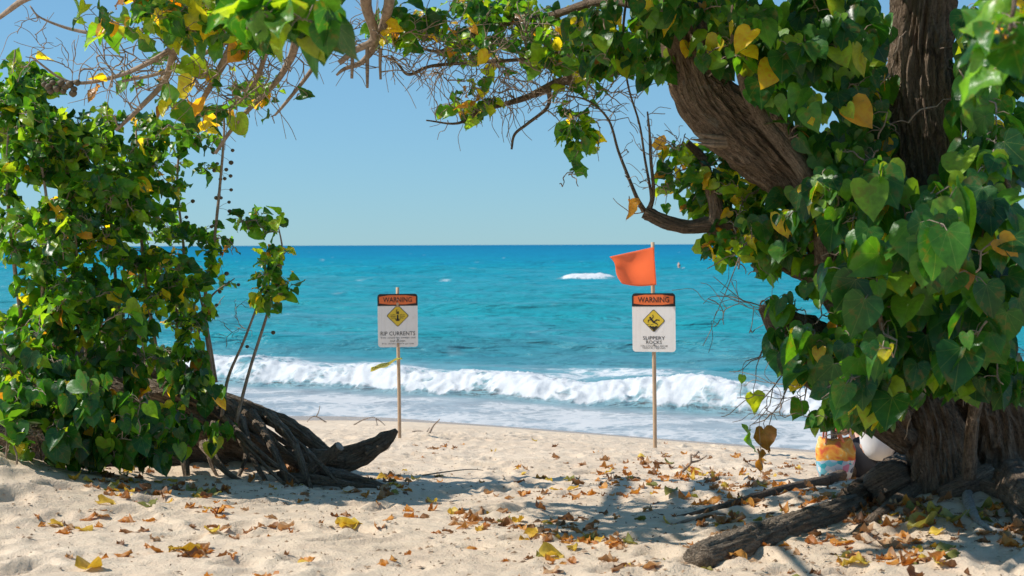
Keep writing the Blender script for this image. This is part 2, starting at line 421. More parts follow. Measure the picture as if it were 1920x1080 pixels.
SAND = []
def zs(x, y):
    xs, ys, Z = SAND
    j = min(max(int(np.searchsorted(xs, x)) - 1, 0), len(xs) - 2); i = min(max(int(np.searchsorted(ys, y)) - 1, 0), len(ys) - 2)
    u = (x - xs[j]) / (xs[j + 1] - xs[j]); v = (y - ys[i]) / (ys[i + 1] - ys[i])
    return float(Z[i, j] * (1 - u) * (1 - v) + Z[i, j + 1] * u * (1 - v) + Z[i + 1, j] * (1 - u) * v + Z[i + 1, j + 1] * u * v)
def build_sand():
    ys = [-40, -20, -10, -5, -1, 1, 2, 3]; y = 3.6
    while y < 27: ys.append(y); y += max(0.014, 0.0036 * y)
    ys += [28, 30, 34, 40, 50, 70, 120]
    ys = np.array(ys)
    xs = np.concatenate([[-300, -120, -60, -30, -18, -12], np.arange(-9, -4.5, 0.09), np.arange(-4.5, 4.8, 0.026), np.arange(4.8, 9.3, 0.09), [12, 18, 30, 60, 120, 300]])
    X, Y = np.meshgrid(xs, ys); Z = beach_z(X, Y)
    dry = sstep(0.12, 0.45, Z)
    # trampled surface: footprints as soft pits with pushed-up rims, plus small lumps
    Z = Z + dry * (0.010 * perlin(X * 4.3 + 3, Y * 4.3) + 0.008 * (1 - 2.5 * np.abs(perlin(X * 5, Y * 4 + 2))) + 0.007 * (1 - 2.5 * np.abs(perlin(X * 11 + 5, Y * 9))) + 0.004 * perlin(X * 19, Y * 19))
    rr = random.Random(11)
    for i in range(900):
        cx = rr.uniform(-5.5, 6); cy = 4.2 + 14.5 * rr.random() ** 0.9
        if cy + .65 * cx > 20.5: continue
        L, W = rr.uniform(.11, .19), rr.uniform(.055, .10); an = rr.gauss(1.3, .7); dp = rr.uniform(.008, .030)
        i0, i1 = np.searchsorted(ys, [cy - .5, cy + .5]); j0, j1 = np.searchsorted(xs, [cx - .5, cx + .5])
        dx = X[i0:i1, j0:j1] - cx; dy = Y[i0:i1, j0:j1] - cy
        u = (dx * math.cos(an) + dy * math.sin(an)) / L; v = (-dx * math.sin(an) + dy * math.cos(an)) / W
        q = u * u + v * v
        Z[i0:i1, j0:j1] += -dp * np.exp(-q ** 3 * .9) + dp * .6 * np.exp(-((np.sqrt(q) - 1.35) / .28) ** 2)
    SAND.extend((xs, ys, Z))
    n, mm = X.shape
    idx = np.arange(n * mm).reshape(n, mm)
    f = np.stack([idx[:-1, :-1], idx[:-1, 1:], idx[1:, 1:], idx[1:, :-1]], -1).reshape(-1, 4)
    me = mesh_np('sand_beach', np.stack([X, Y, Z], -1).reshape(-1, 3), f)
    a = me.attributes.new('wet', 'FLOAT', 'POINT'); a.data.foreach_set('value', (1 - sstep(0.03, 0.26, Z)).ravel().astype(np.float32))
    me.materials.append(M['sand'])
    o = bpy.data.objects.new('sand_beach', me); col.objects.link(o)
    tag(o, 'pale trampled beach sand sloping down to the water', 'sand', kind='structure')
build_sand()

# ------------------------------------------------------------------ sea
def build_sea():
    ys = [14.0]; y = 17.0
    while y < 260: ys.append(y); y *= (1.0020 if 20 < y < 36 else 1.0044)
    while y < 40000: ys.append(y); y *= 1.06
    ys = np.array(ys)
    tx = np.concatenate([[-8, -4, -2, -1.2, -.8, -.6], np.linspace(-.46, .46, 560), [.6, .8, 1.2, 2, 4, 8]])
    Yb = np.repeat(ys[:, None], len(tx), 1); X = Yb * tx[None]; Y = Yb
    s = Y + 0.65 * X
    rr = random.Random(5)
    Z = np.zeros_like(X)
    amp_sh = sstep(25, 40, s) * 0.85 + 0.15
    envs = [0.6 + 0.9 * perlin(X / (l * 4) + l * 7, Y / (l * 3)) for l in (1.2, 2.4, 5, 10)]
    envs = [np.clip(e, 0, 2) for e in envs]
    for i in range(34):
        lam = 0.9 * 1.115 ** i; a = 0.0115 * lam * rr.uniform(.6, 1.3)
        if lam > 9: a *= 9 / lam
        th = rr.gauss(0.32, 0.45); kx, ky = math.sin(th), math.cos(th)
        fade = 1 - sstep(lam / 0.016, lam / 0.006, Y)
        ph = rr.uniform(0, 6.28); env = envs[0 if lam < 1.7 else 1 if lam < 3.5 else 2 if lam < 7 else 3]
        w = np.sin(2 * math.pi * (X * kx + Y * ky) / lam + ph)
        Z += a * amp_sh * fade * env * (w + 0.3 * (np.abs(w) * -2 + 1))
    foam = np.zeros_like(X)
    s2 = Y + 0.22 * X
    for (c0, A, wf, wb, fo) in ((40.5, .48, 1.2, 3.2, .25), (51, .30, 1.6, 3.5, .05), (63, .36, 2.0, 4.5, .08), (82, .34, 2.5, 6, .0), (109, .42, 3, 8, .1), (150, .4, 4, 10, .05), (210, .4, 6, 14, 0)):
        u = s2 - c0 + 2.2 * perlin(X / (c0 * .22) + c0, Y * 0)
        mod = np.clip(0.75 + 0.9 * perlin(X / (c0 * .16) + c0 * 2, Y * 0 + 3), 0.1, 1.5)
        g = np.where(u < 0, np.exp(-(u / wf) ** 2), np.exp(-(u / wb) ** 2))
        Z += A * mod * g
        foam = np.maximum(foam, fo * 2.1 * np.exp(-((u - .2) / (wf * .6)) ** 2) * sstep(.75, 1.25, mod))
    # the broken wave: a tumbling white front parallel to the waterline
    u = s - 26.4 + 0.55 * perlin(X * .55, Y * 0 + 1) + .22 * perlin(X * 1.7, Y * .6)
    H = 0.36 + 0.20 * perlin(X * .45 + 9, Y * 0 + 2) + .08 * perlin(X * 1.6, Y * 0 + 5)
    rise = sstep(0, .95, u); back = np.where(u > 1.3, np.exp(-(np.maximum(u - 1.3, 0)) / 3.2), 1)
    bore = H * rise * back
    white = sstep(-.05, .35, u) * (1 - sstep(1.2, 4.2, u + 1.8 * perlin(X * .5, Y * .5) + .8 * perlin(X * 1.8, Y * 1.8)))
    bil = 1 - 2 * np.abs(perlin(X * 2.6, Y * 2.6)); bil2 = 1 - 2 * np.abs(perlin(X * 6.5 + 4, Y * 6.5)); bil3 = perlin(X * 15, Y * 15)
    Z += bore + white * (0.07 * bil + 0.04 * bil2 + 0.010 * bil3)
    foam = np.maximum(foam, white * (0.86 + .42 * perlin(X * .9 + 3, Y * 1.2) + .25 * perlin(X * 2.6, Y * 3.4 + 4)))
    trail = sstep(1, 2, u) * (1 - sstep(5, 11, u)) * (0.55 + 0.55 * perlin(X * .35 + 2, Y * .3))
    foam = np.maximum(foam, trail)
    # swash sheet running up the beach
    edge = s - 22.6
    sw = (1 - sstep(3.0, 3.9, edge + .5 * perlin(X * .7, Y * .7))) * (0.58 + 0.34 * perlin(X * .5 + 7, Y * .8))
    foam = np.maximum(foam, np.where(s < 26.6, sw, 0))
    foam = np.maximum(foam, np.where(s < 27, 0.30 + .25 * perlin(X * 1.2, Y * 2.5), 0) * sstep(22, 23, s))
    Z += np.where(s < 27, 0.035 * perlin(X * .55 + 1, Y * .1) + .012 * perlin(X * 2, Y * 2), 0) * (1 - sstep(25.5, 27, s)) + .02 * (1 - sstep(25, 28, s))
    # a small distant breaker
    b1 = np.exp(-((X - 6.2) / 2.2) ** 4) * np.exp(-np.where(Y < 117, ((Y - 117) / 1.0) ** 2, ((Y - 117) / 3.0) ** 2))
    Z += .55 * b1 * (1 + .25 * perlin(X * 2, Y)); foam = np.maximum(foam, 1.25 * b1)
    b2 = np.exp(-((X + 8) / 12) ** 2) * np.exp(-((Y - 128) / 3.0) ** 2); foam = np.maximum(foam, .42 * b2)
    # scattered whitecaps
    cap = perlin(X / 3.5 + 31, Y / 2.2) + .6 * perlin(X / 1.2, Y / 1.0 + 8)
    foam = np.maximum(foam, sstep(.62, .95, cap) * .55 * sstep(30, 45, Y) * (1 - sstep(300, 900, Y)))
    foam = np.maximum(foam, .06 * sstep(32, 40, s))
    Z = Z * (1 - sstep(300, 800, Y))
    n, mm = X.shape; idx = np.arange(n * mm).reshape(n, mm)
    f = np.stack([idx[:-1, :-1], idx[:-1, 1:], idx[1:, 1:], idx[1:, :-1]], -1).reshape(-1, 4)
    me = mesh_np('sea', np.stack([X, Y, Z], -1).reshape(-1, 3), f)
    a = me.attributes.new('foam', 'FLOAT', 'POINT'); a.data.foreach_set('value', np.clip(foam, 0, 1.3).ravel().astype(np.float32))
    me.materials.append(M['sea'])
    o = bpy.data.objects.new('sea', me); col.objects.link(o)
    tag(o, 'turquoise sea with a white breaking wave running onto the beach', 'sea', kind='structure')
build_sea()

# ------------------------------------------------------------------ leaves
def leaf_shape(fold, droop, wave, ph, twist=0.0, curl=0.0, width=1.0):
    rows = [((0.20, -0.17), (0.10, -0.11), 0.0), ((0.40, -0.14), (0.20, -0.03), 0.04), ((0.52, 0.06), (0.26, 0.11), 0.16), ((0.50, 0.28), (0.25, 0.30), 0.33),
            ((0.43, 0.50), (0.21, 0.52), 0.54), ((0.28, 0.73), (0.14, 0.75), 0.76), ((0.10, 0.91), (0.05, 0.92), 0.93)]
    pts = []; idx = {}
    def z(x, y):
        a = abs(x)
        return fold * a - droop * max(y, 0) ** 2 + wave * a * math.sin(y * 6 + ph + (2 if x > 0 else 0)) + curl * (a * 2) ** 2 + twist * x * y
    def put(key, x, y):
        idx[key] = len(pts); pts.append((x * width, y, z(x, y)))
    for r, (e, m_, c) in enumerate(rows):
        put((r, 0), 0, c)
        for sgn in (-1, 1):
            put((r, sgn), sgn * m_[0], m_[1]); put((r, 2 * sgn), sgn * e[0], e[1])
    put('tip', 0, 1.05)
    f = []
    for r in range(6):
        for sgn in (-1, 1):
            a = [idx[(r, 0)], idx[(r, sgn)], idx[(r + 1, sgn)], idx[(r + 1, 0)]]; b = [idx[(r, sgn)], idx[(r, 2 * sgn)], idx[(r + 1, 2 * sgn)], idx[(r + 1, sgn)]]
            if sgn < 0: a.reverse(); b.reverse()
            f += [a, b]
    t = idx['tip']
    f += [[idx[(6, 0)], idx[(6, 2)], t, t], [idx[(6, -2)], idx[(6, 0)], t, t]]
    f = [q if q[2] != q[3] else q[:3] for q in f]
    V = np.array(pts); uv = np.stack([V[:, 0] / width + 0.6, V[:, 1] + 0.2], 1)
    tri = []
    for q in f:
        tri.append(q[:3])
        if len(q) == 4: tri.append([q[0], q[2], q[3]])
    return V, np.array(tri), uv
_lr = random.Random(21)
def crumple(shape, a):
    V, T, uv = shape; V = V.copy()
    for i in range(len(V)): V[i] += np.array([_lr.gauss(0, a * .6), _lr.gauss(0, a * .6), _lr.gauss(0, a)])
    return V, T, uv
LEAF = {'flat': [leaf_shape(_lr.uniform(.02, .28), _lr.uniform(.05, .28), _lr.uniform(.03, .14), _lr.uniform(0, 6), _lr.uniform(-.15, .15), _lr.uniform(-.12, .10), _lr.uniform(.92, 1.12)) for _ in range(10)],
        'curl': [crumple(leaf_shape(_lr.uniform(.0, .55), _lr.uniform(.05, .5), _lr.uniform(.15, .5), _lr.uniform(0, 6), _lr.uniform(-.4, .4), _lr.uniform(-.3, .3), _lr.uniform(.85, 1.1)), .035) for _ in range(12)],
        'dry': [crumple(leaf_shape(_lr.uniform(-.1, .7), _lr.uniform(-.2, .25), _lr.uniform(.1, .5), _lr.uniform(0, 6), _lr.uniform(-.3, .3), _lr.uniform(-.1, .35), _lr.uniform(.55, 1.0)), .085) for _ in range(14)]}
def leaf_mesh(V, T, uv, mat, name='leaf'):
    me = mesh_np(name, V, T)
    l = me.uv_layers.new(name='UVMap'); l.data.foreach_set('uv', uv[T.ravel()].astype(np.float32).ravel())
    me.materials.append(mat); return me
_lm = {}
def leaf_data(style, k, matname):
    key = (style, k, matname)
    if key not in _lm: _lm[key] = leaf_mesh(*LEAF[style][k], M[matname])
    return _lm[key]
def joined_leaves(name, leaves, matname, parent=None):
    base = np.array(parent_base(parent)) if parent else np.zeros(3)
    Vs, Ts, Us, Rn, n = [], [], [], [], 0
    for (mat4, style, k, rnd) in leaves:
        V, T, uv = LEAF[style][k]
        A = np.array(mat4)
        W = V @ A[:3, :3].T + A[:3, 3] - base
        Vs.append(W); Ts.append(T + n); Us.append(uv[T.ravel()]); Rn.append(np.full(len(W), rnd)); n += len(W)
    T = np.vstack(Ts); me = mesh_np(name, np.vstack(Vs), T)
    l = me.uv_layers.new(name='UVMap'); l.data.foreach_set('uv', np.vstack(Us).astype(np.float32).ravel())
    a = me.attributes.new('rnd', 'FLOAT', 'POINT'); a.data.foreach_set('value', np.concatenate(Rn).astype(np.float32))
    me.materials.append(M[matname])
    o = bpy.data.objects.new(name, me); col.objects.link(o); o.color = (0, 0, 0, 1)
    if parent: o.parent = parent
    o['kind'] = 'stuff'
    return o
def leaf_matrix(pos, tip, nrm, size):
    t = tip.normalized(); n = (nrm - t * nrm.dot(t))
    n = n.normalized() if n.length > 1e-4 else t.orthogonal().normalized()
    s = t.cross(n)
    m = Matrix((( s.x, t.x, n.x, pos.x), (s.y, t.y, n.y, pos.y), (s.z, t.z, n.z, pos.z), (0, 0, 0, 1)))
    return m @ Matrix.Diagonal((size, size, size, 1))

def ball(c, r, squash=0.85, n=8):
    v = []; f = []
    for i in range(1, 5):
        a = math.pi * i / 5
        for k in range(n):
            b = 2 * math.pi * k / n
            v.append((c[0] + r * math.sin(a) * math.cos(b), c[1] + r * math.sin(a) * math.sin(b), c[2] + r * squash * math.cos(a)))
    v.append((c[0], c[1], c[2] + r * squash)); v.append((c[0], c[1], c[2] - r * squash * 1.15))
    for i in range(3):
        for k in range(n): f.append((i * n + k, (i + 1) * n + k, (i + 1) * n + (k + 1) % n, i * n + (k + 1) % n))
    for k in range(n): f.append((4 * n, k, (k + 1) % n)); f.append((4 * n + 1, 3 * n + (k + 1) % n, 3 * n + k))
    return v, f

class Tree:
    def __init__(self, name, label, cat, base):
        self.root = empty(name, base); tag(self.root, label, cat)
        self.tw = MB(); self.nodes = np.zeros((60000, 3)); self.nn = 0; self.leaves = []; self.keep = []; self.pods = []
        self.rng = random.Random(hash(name) % 1000 if False else len(name) * 31)
    def add_nodes(self, pts):
        for p in pts:
            if self.nn < len(self.nodes): self.nodes[self.nn] = p; self.nn += 1
    def limb(self, spec, name='branch', ns=14, ridge=0.0, lump=0.08, freq=5.0, mat='bark', sub=6, flat=1.0, nodes=True):
        pts = [at(a, b, d) for a, b, d, w in spec]; rad = [w * d / F_PX / 2 for a, b, d, w in spec]
        v, f, path = tube(pts, rad, ns, sub, ridge, lump, freq, True, flat)
        if nodes: self.add_nodes(path)
        return barked(MB().add(v, f).build(name, M[mat], self.root))
    def ground_root(self, spec, name='root', mat='bark', ns=10, lift=0.35, ridge=0.006, sub=6):
        pts, rad = [], []
        for px, py, w in spec:
            g = ground_hit(px, py); r = w * g.y / F_PX / 2
            pts.append(g + Vector((0, 0, r * lift))); rad.append(r)
        v, f, path = tube(pts, rad, ns, sub, ridge, 0.15, 4.0)
        return barked(MB().add(v, f).build(name, M[mat], self.root))
    def nearest(self, p):
        A = self.nodes[:self.nn]; d = ((A - np.array(p)) ** 2).sum(1); i = int(d.argmin())
        return Vector(A[i]), math.sqrt(d[i])
    def twig(self, p0, p1, r0, r1, bow=0.12, wig=0.05, ns=4, nodes=True, sub=2, nmid=3):
        r = self.rng; L = (p1 - p0).length; pts = [p0]
        for i in range(1, nmid + 1):
            t = i / (nmid + 1); p = p0.lerp(p1, t)
            p = p + Vector((r.gauss(0, wig), r.gauss(0, wig), r.gauss(0, wig))) * L + Vector((0, 0, bow * L * 4 * t * (1 - t)))
            pts.append(p)
        pts.append(p1); rad = [r0 + (r1 - r0) * i / (nmid + 1) for i in range(nmid + 2)]
        v, f, path = tube(pts, rad, ns, sub, cap=False); self.tw.add(v, f)
        if nodes: self.add_nodes(path[1:])
        return path
    def blocked(self, p, size):
        x, y, f = to_px(p)
        for (x0, y0, x1, y1, rad, dmax) in self.keep:
            if f > dmax: continue
            dx, dy = x1 - x0, y1 - y0; q = dx * dx + dy * dy
            t = max(0, min(1, ((x - x0) * dx + (y - y0) * dy) / q)) if q else 0
            if math.hypot(x - x0 - t * dx, y - y0 - t * dy) < rad: return True
        return False
    def petiole(self, a, b):
        d = (b - a); n = d.orthogonal().normalized() * .0021; q = d.cross(n).normalized() * .0021; mid = a.lerp(b, .55) + Vector((0, 0, .010))
        v = [c + o for c in (a, mid, b) for o in (n, q * .87 - n * .5, q * -.87 - n * .5)]
        self.tw.add([tuple(p) for p in v], [(0, 1, 4, 3), (1, 2, 5, 4), (2, 0, 3, 5), (3, 4, 7, 6), (4, 5, 8, 7), (5, 3, 6, 8)])
    def leaf(self, node, size, face, style, yellow, petiole=0.07, droop=1.0, rnd=None, out=None):
        r = self.rng
        o = out if out is not None else Vector((r.gauss(0, 1), r.gauss(0, 1), r.gauss(.25, .5)))
        o.normalize()
        b = node + o * petiole * r.uniform(.6, 1.4) 
        tip = o * (0.9 if style == 'curl' else .45) + Vector((0, 0, -droop * (.6 if style == 'curl' else 1))) + Vector((r.gauss(0, .32), r.gauss(0, .32), r.gauss(0, .25)))
        jit = .8 if style == 'curl' else .5
        nrm = face + Vector((r.gauss(0, jit), r.gauss(0, jit), r.gauss(0, jit))) + o * 0.3
        size = size * r.choice((r.uniform(.42, .8), r.uniform(.75, 1.2)))
        if self.blocked(b + tip.normalized() * size * .5, size): return
        if rnd is None: rnd = r.uniform(.81, .995) if r.random() < yellow else min(.8, max(0, r.gauss(.50 if style == 'curl' else .37, .24)))
        self.petiole(node, b)
        self.leaves.append((leaf_matrix(b, tip, nrm, size), style, r.randrange(len(LEAF[style])), rnd))
    def clump(self, c, rad, nsh, per, size, face=(0, -.6, .6), style='flat', yellow=.08, r0=.006, bow=.1, droop=1.0, maxlen=.9, side=None):
        """shoots grown from the nearest wood to points inside an ellipsoid (pixels, pixels, metres)"""
        r = self.rng; ends = []; face = Vector(face)
        for _ in range(nsh):
            while True:
                a = [r.uniform(-1, 1) for _ in range(3)]
                if sum(x * x for x in a) < 1: break
            ends.append(at(c[0] + a[0] * rad[0], c[1] + a[1] * rad[1], c[2] + a[2] * rad[2]))
        ends.sort(key=lambda p: self.nearest(p)[1])
        for e in ends:
            p0, dist = self.nearest(e)
            path = self.twig(p0, e, r0 * (0.7 + min(dist, 1) * .8), .0022, bow, .06, nodes=True)
            k0 = max(0, len(path) - 1 - int(len(path) * .75)) if dist < maxlen else int(len(path) * .55)
            for i in range(per):
                t = r.uniform(k0, len(path) - 1); j = min(int(t), len(path) - 2)
                self.leaf(path[j].lerp(path[j + 1], t - j), size, face, style, yellow, droop=droop, petiole=size * .5)
    def bare(self, c, rad, n, r0=.004, kids=2, wig=.10, bow=.0, klen=.35):
        r = self.rng
        ends = []
        for _ in range(n):
            while True:
                a = [r.uniform(-1, 1) for _ in range(3)]
                if sum(x * x for x in a) < 1: break
            ends.append(at(c[0] + a[0] * rad[0], c[1] + a[1] * rad[1], c[2] + a[2] * rad[2]))
        ends.sort(key=lambda p: self.nearest(p)[1])
        for e in ends:
            p0, dist = self.nearest(e)
            path = self.twig(p0, e, r0 * (.7 + min(dist, 1)), .0026, bow, wig * .6, ns=4, nmid=2, sub=3)
            for _ in range(kids):
                q = path[r.randrange(1, len(path))]
                d = ((path[-1] - path[0]).normalized() * .9 + Vector((r.gauss(0, .42), r.gauss(0, .42), r.gauss(0, .38)))).normalized() * klen * .8 * r.uniform(.25, 1)
                self.twig(q, q + d, r0 * .55, .0017, .10, .07, ns=3, nodes=False, nmid=2, sub=3)
    def pod(self, p, r=.014, node=None, mat='pod'):
        v, f = ball(p + Vector((0, 0, 0)), r * self.rng.uniform(.8, 1.15))
        MB().add(v, f).build('seed_pod', M[mat], self.root)
        if node is not None:
            v, f, _ = tube([node, node.lerp(p, .5) + Vector((0, 0, .006)), p], [.0018, .0014, .0014], 3, 1, cap=False); self.tw.add(v, f)
    def finish(self, mat='leaf', n_obj=290):
        self.tw.build('twigs', M['twig_bark'], self.root)['kind'] = 'stuff'
        def score(l):
            m = l[0]; x, y, f = to_px(m.translation)
            if not (0 < x < 1920 and 0 < y < 1080) or f < .3: return -1
            n = Vector((m[0][2], m[1][2], m[2][2])).normalized(); view = Vector((m.translation.x, m.translation.y, m.translation.z - CAM_Z)).normalized()
            return m.col[1].to_3d().length / f ** 1.6 * (0.25 + abs(n.dot(view)))
        order = sorted(self.leaves, key=score, reverse=True)
        base = Matrix.Translation(-self.root.location)
        for (m, style, k, rnd) in order[:n_obj]:
            o = bpy.data.objects.new('leaf', leaf_data(style, k, mat)); col.objects.link(o)
            o.parent = self.root; o.matrix_local = base @ m; o.color = (rnd, 0, 0, 1)
        if len(order) > n_obj: joined_leaves('foliage', order[n_obj:], mat, self.root)

UPF = (-.25, -.75, .75)
# ------------------------------------------------------------------ the big tree on the right
g = ground_hit(1800, 905)
rt = Tree('beach_tree', 'large gnarled tree with thick furrowed trunk and heart shaped leaves on the right', 'tree', Vector((g.x, 7.0, zg(g.x, 7.0))))
rt.limb([(1905, 975, 7.05, 230), (1900, 900, 7.05, 170), (1890, 820, 7.05, 145), (1865, 740, 7.05, 128), (1805, 600, 7.05, 116), (1757, 430, 7, 106), (1732, 300, 7, 102), (1726, 150, 7, 104), (1735, 0, 7, 102), (1750, -220, 7, 100), (1690, -520, 7, 70)],
        'trunk', 150, 0.030, 0.16, 4.2, sub=22)
rt.limb([(1775, 960, 6.95, 165), (1764, 880, 6.95, 118), (1750, 800, 7.0, 92), (1706, 690, 7.1, 84), (1600, 510, 7.15, 92), (1510, 352, 7.05, 106), (1435, 280, 7.0, 112), (1362, 222, 7, 108), (1312, 165, 7, 92), (1285, 60, 7, 74), (1262, -80, 7, 70), (1180, -260, 7, 50), (960, -420, 7, 34)],
        'limb', 132, 0.026, 0.14, 4.0, sub=20)
rt.limb([(1835, 970, 7.2, 210), (1832, 880, 7.2, 160), (1828, 800, 7.2, 130), (1805, 700, 7.2, 112), (1770, 560, 7.2, 92), (1745, 430, 7.15, 70)], 'trunk', 90, .030, .3, 3.6, sub=16)
for (ax, ay, ex, ey, w) in ((1370, 268, 1296, 262, 16), (1372, 262, 1302, 250, 13), (1368, 272, 1310, 270, 12)):
    rt.limb([(ax, ay, 6.93, w), ((ax + ex) / 2, (ay + ey) / 2 + 2, 6.86, w * .7), (ex, ey, 6.84, 2)], 'broken_stub', 10, .003, .25, 3, 'twig_bark')
rt.limb([(1640, 590, 7.2, 80), (1551, 522, 7.2, 50), (1471, 488, 7.2, 38), (1400, 440, 7.2, 32), (1333, 424, 7.2, 30), (1290, 428, 7.2, 22), (1249, 418, 7.2, 21), (1209, 398, 7.2, 20)], 'branch', 36, .010, .3, 3)
rt.limb([(1209, 398, 7.2, 11.2), (1195, 372, 7.2, 7.5), (1178, 330, 7.25, 6.0), (1160, 283, 7.3, 5.2), (1142, 225, 7.3, 4.5), (1105, 190, 7.3, 3.8), (1060, 178, 7.3, 2.2)], 'branch', 8)
rt.limb([(1215, 400, 7.2, 10.5), (1222, 372, 7.2, 6.0), (1210, 298, 7.2, 4.5), (1200, 233, 7.2, 3.8), (1178, 156, 7.2, 3.8), (1170, 60, 7.2, 4.5), (1185, -60, 7.1, 6.0)], 'branch', 8)
rt.limb([(1218, 395, 7.2, 10.5), (1226, 360, 7.2, 6.8), (1221, 298, 7.2, 6.0), (1219, 250, 7.2, 4.5), (1215, 210, 7.2, 3.0)], 'branch', 8)
rt.limb([(1345, 424, 7.2, 34), (1342, 385, 7.2, 26), (1330, 345, 7.2, 20), (1318, 300, 7.3, 16), (1290, 270, 7.3, 12)], 'branch', 14, .004, .2, 3)
rt.limb([(1700, 760, 7.0, 90), (1560, 665, 6.95, 66), (1490, 622, 6.9, 56), (1455, 598, 6.9, 46), (1425, 578, 6.9, 10)], 'limb', 64, .022, .35, 3.2, sub=10)
rt.limb([(1700, 830, 6.95, 60), (1590, 755, 6.9, 48), (1500, 695, 6.85, 36), (1462, 662, 6.85, 26), (1436, 640, 6.85, 6)], 'branch', 32, .010, .3, 3)
rt.limb([(1680, 700, 6.8, 50), (1560, 560, 6.75, 40), (1545, 470, 6.7, 36), (1538, 400, 6.65, 34), (1505, 320, 6.6, 29), (1430, 224, 6.6, 26), (1396, 150, 6.6, 24), (1380, 40, 6.6, 20), (1395, -80, 6.6, 18)], 'branch', 14, .002, .08, 3)
rt.limb([(1520, 345, 6.62, 24), (1490, 268, 6.75, 30), (1446, 206, 6.8, 28), (1440, 150, 6.9, 20), (1480, 40, 6.9, 18), (1500, -100, 6.9, 16)], 'branch', 12, .002, .08, 3)
rt.limb([(1815, 900, 6.6, 26), (1822, 800, 6.55, 24), (1842, 690, 6.5, 22), (1850, 560, 6.4, 20), (1800, 430, 6.2, 16)], 'branch', 12, .003, .1, 3)
rt.limb([(1842, 720, 6.5, 18), (1790, 650, 6.3, 14), (1740, 560, 6.1, 12), (1700, 430, 6.0, 9), (1690, 340, 6.0, 7)], 'branch', 8)
rt.limb([(1850, 600, 6.4, 16), (1890, 500, 6.1, 13), (1900, 380, 5.9, 10), (1860, 300, 5.9, 8)], 'branch', 8)
rt.limb([(1700, 830, 6.9, 30), (1660, 770, 6.7, 22), (1600, 700, 6.6, 14), (1570, 620, 6.6, 9)], 'branch', 8)
rt.limb([(1700, 800, 6.7, 20), (1670, 700, 6.1, 14), (1655, 620, 5.7, 10), (1640, 560, 5.6, 8)], 'branch', 8)
rt.limb([(1735, 0, 7, 60), (1640, -80, 6.8, 40), (1600, -60, 6.7, 26), (1560, 40, 6.7, 16), (1540, 120, 6.7, 10)], 'branch', 10)
rt.limb([(1300, 150, 7.1, 50.4), (1220, 118, 7.5, 34.6), (1100, 144, 7.8, 18.7), (1047, 156, 7.9, 15.8), (1000, 178, 8, 13.0), (953, 194, 8, 9.4), (906, 206, 8, 7.2), (859, 231, 8, 4.3), (800, 225, 8, 2.2)], 'branch', 10, .003, .15, 3)
rt.limb([(1250, 130, 7.4, 24.5), (1180, 70, 7.7, 15.8), (1094, 86, 7.8, 10.1), (1000, 109, 7.9, 7.9), (906, 116, 8, 6.5), (812, 123, 8, 5.8), (769, 139, 8, 5.8), (750, 122, 8, 4.3), (734, 103, 8, 3.6)], 'branch', 8, .0, .15)
rt.limb([(1031, 164, 7.9, 9.4), (1028, 200, 7.9, 7.2), (990, 232, 7.9, 6.5), (966, 252, 7.9, 5.8), (960, 280, 7.9, 4.3)], 'branch', 8, 0, .2)
rt.limb([(1280, 30, 7, 36.0), (1150, 0, 7.5, 21.6), (1030, 30, 7.9, 14.4), (920, 50, 8.2, 10.8), (830, 95, 8.3, 7.2), (770, 80, 8.3, 4.3)], 'branch', 8, 0, .15)
rt.limb([(1750, -180, 7, 60), (1850, -120, 5.5, 36), (1900, -90, 4.0, 18), (1905, -10, 3.4, 10), (1895, 60, 3.3, 7)], 'branch', 10)
for spec in ([(1180, -260, 7, 40), (900, -300, 6.6, 26), (650, -330, 6.4, 16)], [(1690, -520, 7, 50), (1500, -620, 6.6, 40), (1250, -640, 6.4, 26)], [(1690, -500, 7, 50), (1850, -700, 7, 36), (2000, -800, 7, 20)],
             [(1262, -80, 7, 50), (1100, -200, 6.0, 30), (1000, -260, 5.2, 18)], [(1750, -220, 7, 60), (1600, -380, 6.0, 40), (1450, -420, 5.2, 22)], [(1180, -260, 7, 40), (1250, -500, 7.2, 26), (1150, -700, 7.2, 14)]):
    rt.limb(spec, 'branch', 8)
rt.keep = [(1325, 185, 1480, 325, 50, 7.0), (1725, -20, 1728, 130, 66, 6.95), (1728, 130, 1725, 310, 58, 6.95), (1500, 590, 1540, 615, 30, 7.3), (1520, 480, 1570, 500, 22, 7.0), (1600, 900, 1640, 860, 60, 9),
           (1800, 830, 1900, 830, 78, 7.0), (1720, 840, 1790, 850, 66, 7), (1600, 990, 1900, 990, 90, 9), (1565, 850, 1572, 880, 55, 9), (1228, 455, 1228, 700, 60, 9), (1300, 540, 1340, 800, 60, 9), (1380, 500, 1420, 560, 26, 9), (1000, 300, 1120, 420, 50, 9)]
rt.clump((1760, 470, 5.9), (200, 190, .45), 52, 6, .135, UPF, 'flat', .04, droop=1.0)
rt.clump((1860, 560, 5.7), (90, 190, .4), 26, 5, .14, UPF, 'flat', .03, droop=1.0)
rt.clump((1750, 420, 5.3), (120, 90, .2), 9, 3, .145, UPF, 'flat', .0, droop=1.1)
rt.clump((1665, 690, 5.6), (110, 85, .3), 20, 4, .13, UPF, 'flat', .08, droop=1.1)
rt.clump((1570, 160, 6.7), (160, 190, .5), 70, 6, .118, (-.3, -.7, .5), 'flat', .05)
rt.clump((1590, 400, 6.5), (100, 120, .4), 40, 6, .112, (-.3, -.7, .5), 'flat', .05)
rt.clump((1860, 180, 6.5), (75, 230, .6), 50, 6, .118, (-.3, -.7, .5), 'flat', .05)
rt.clump((1260, 75, 7.1), (190, 95, .6), 92, 6, .086, (-.4, -.6, .6), 'flat', .07)
rt.clump((1460, 60, 6.6), (120, 90, .5), 44, 6, .112, (-.3, -.6, .5), 'flat', .07)
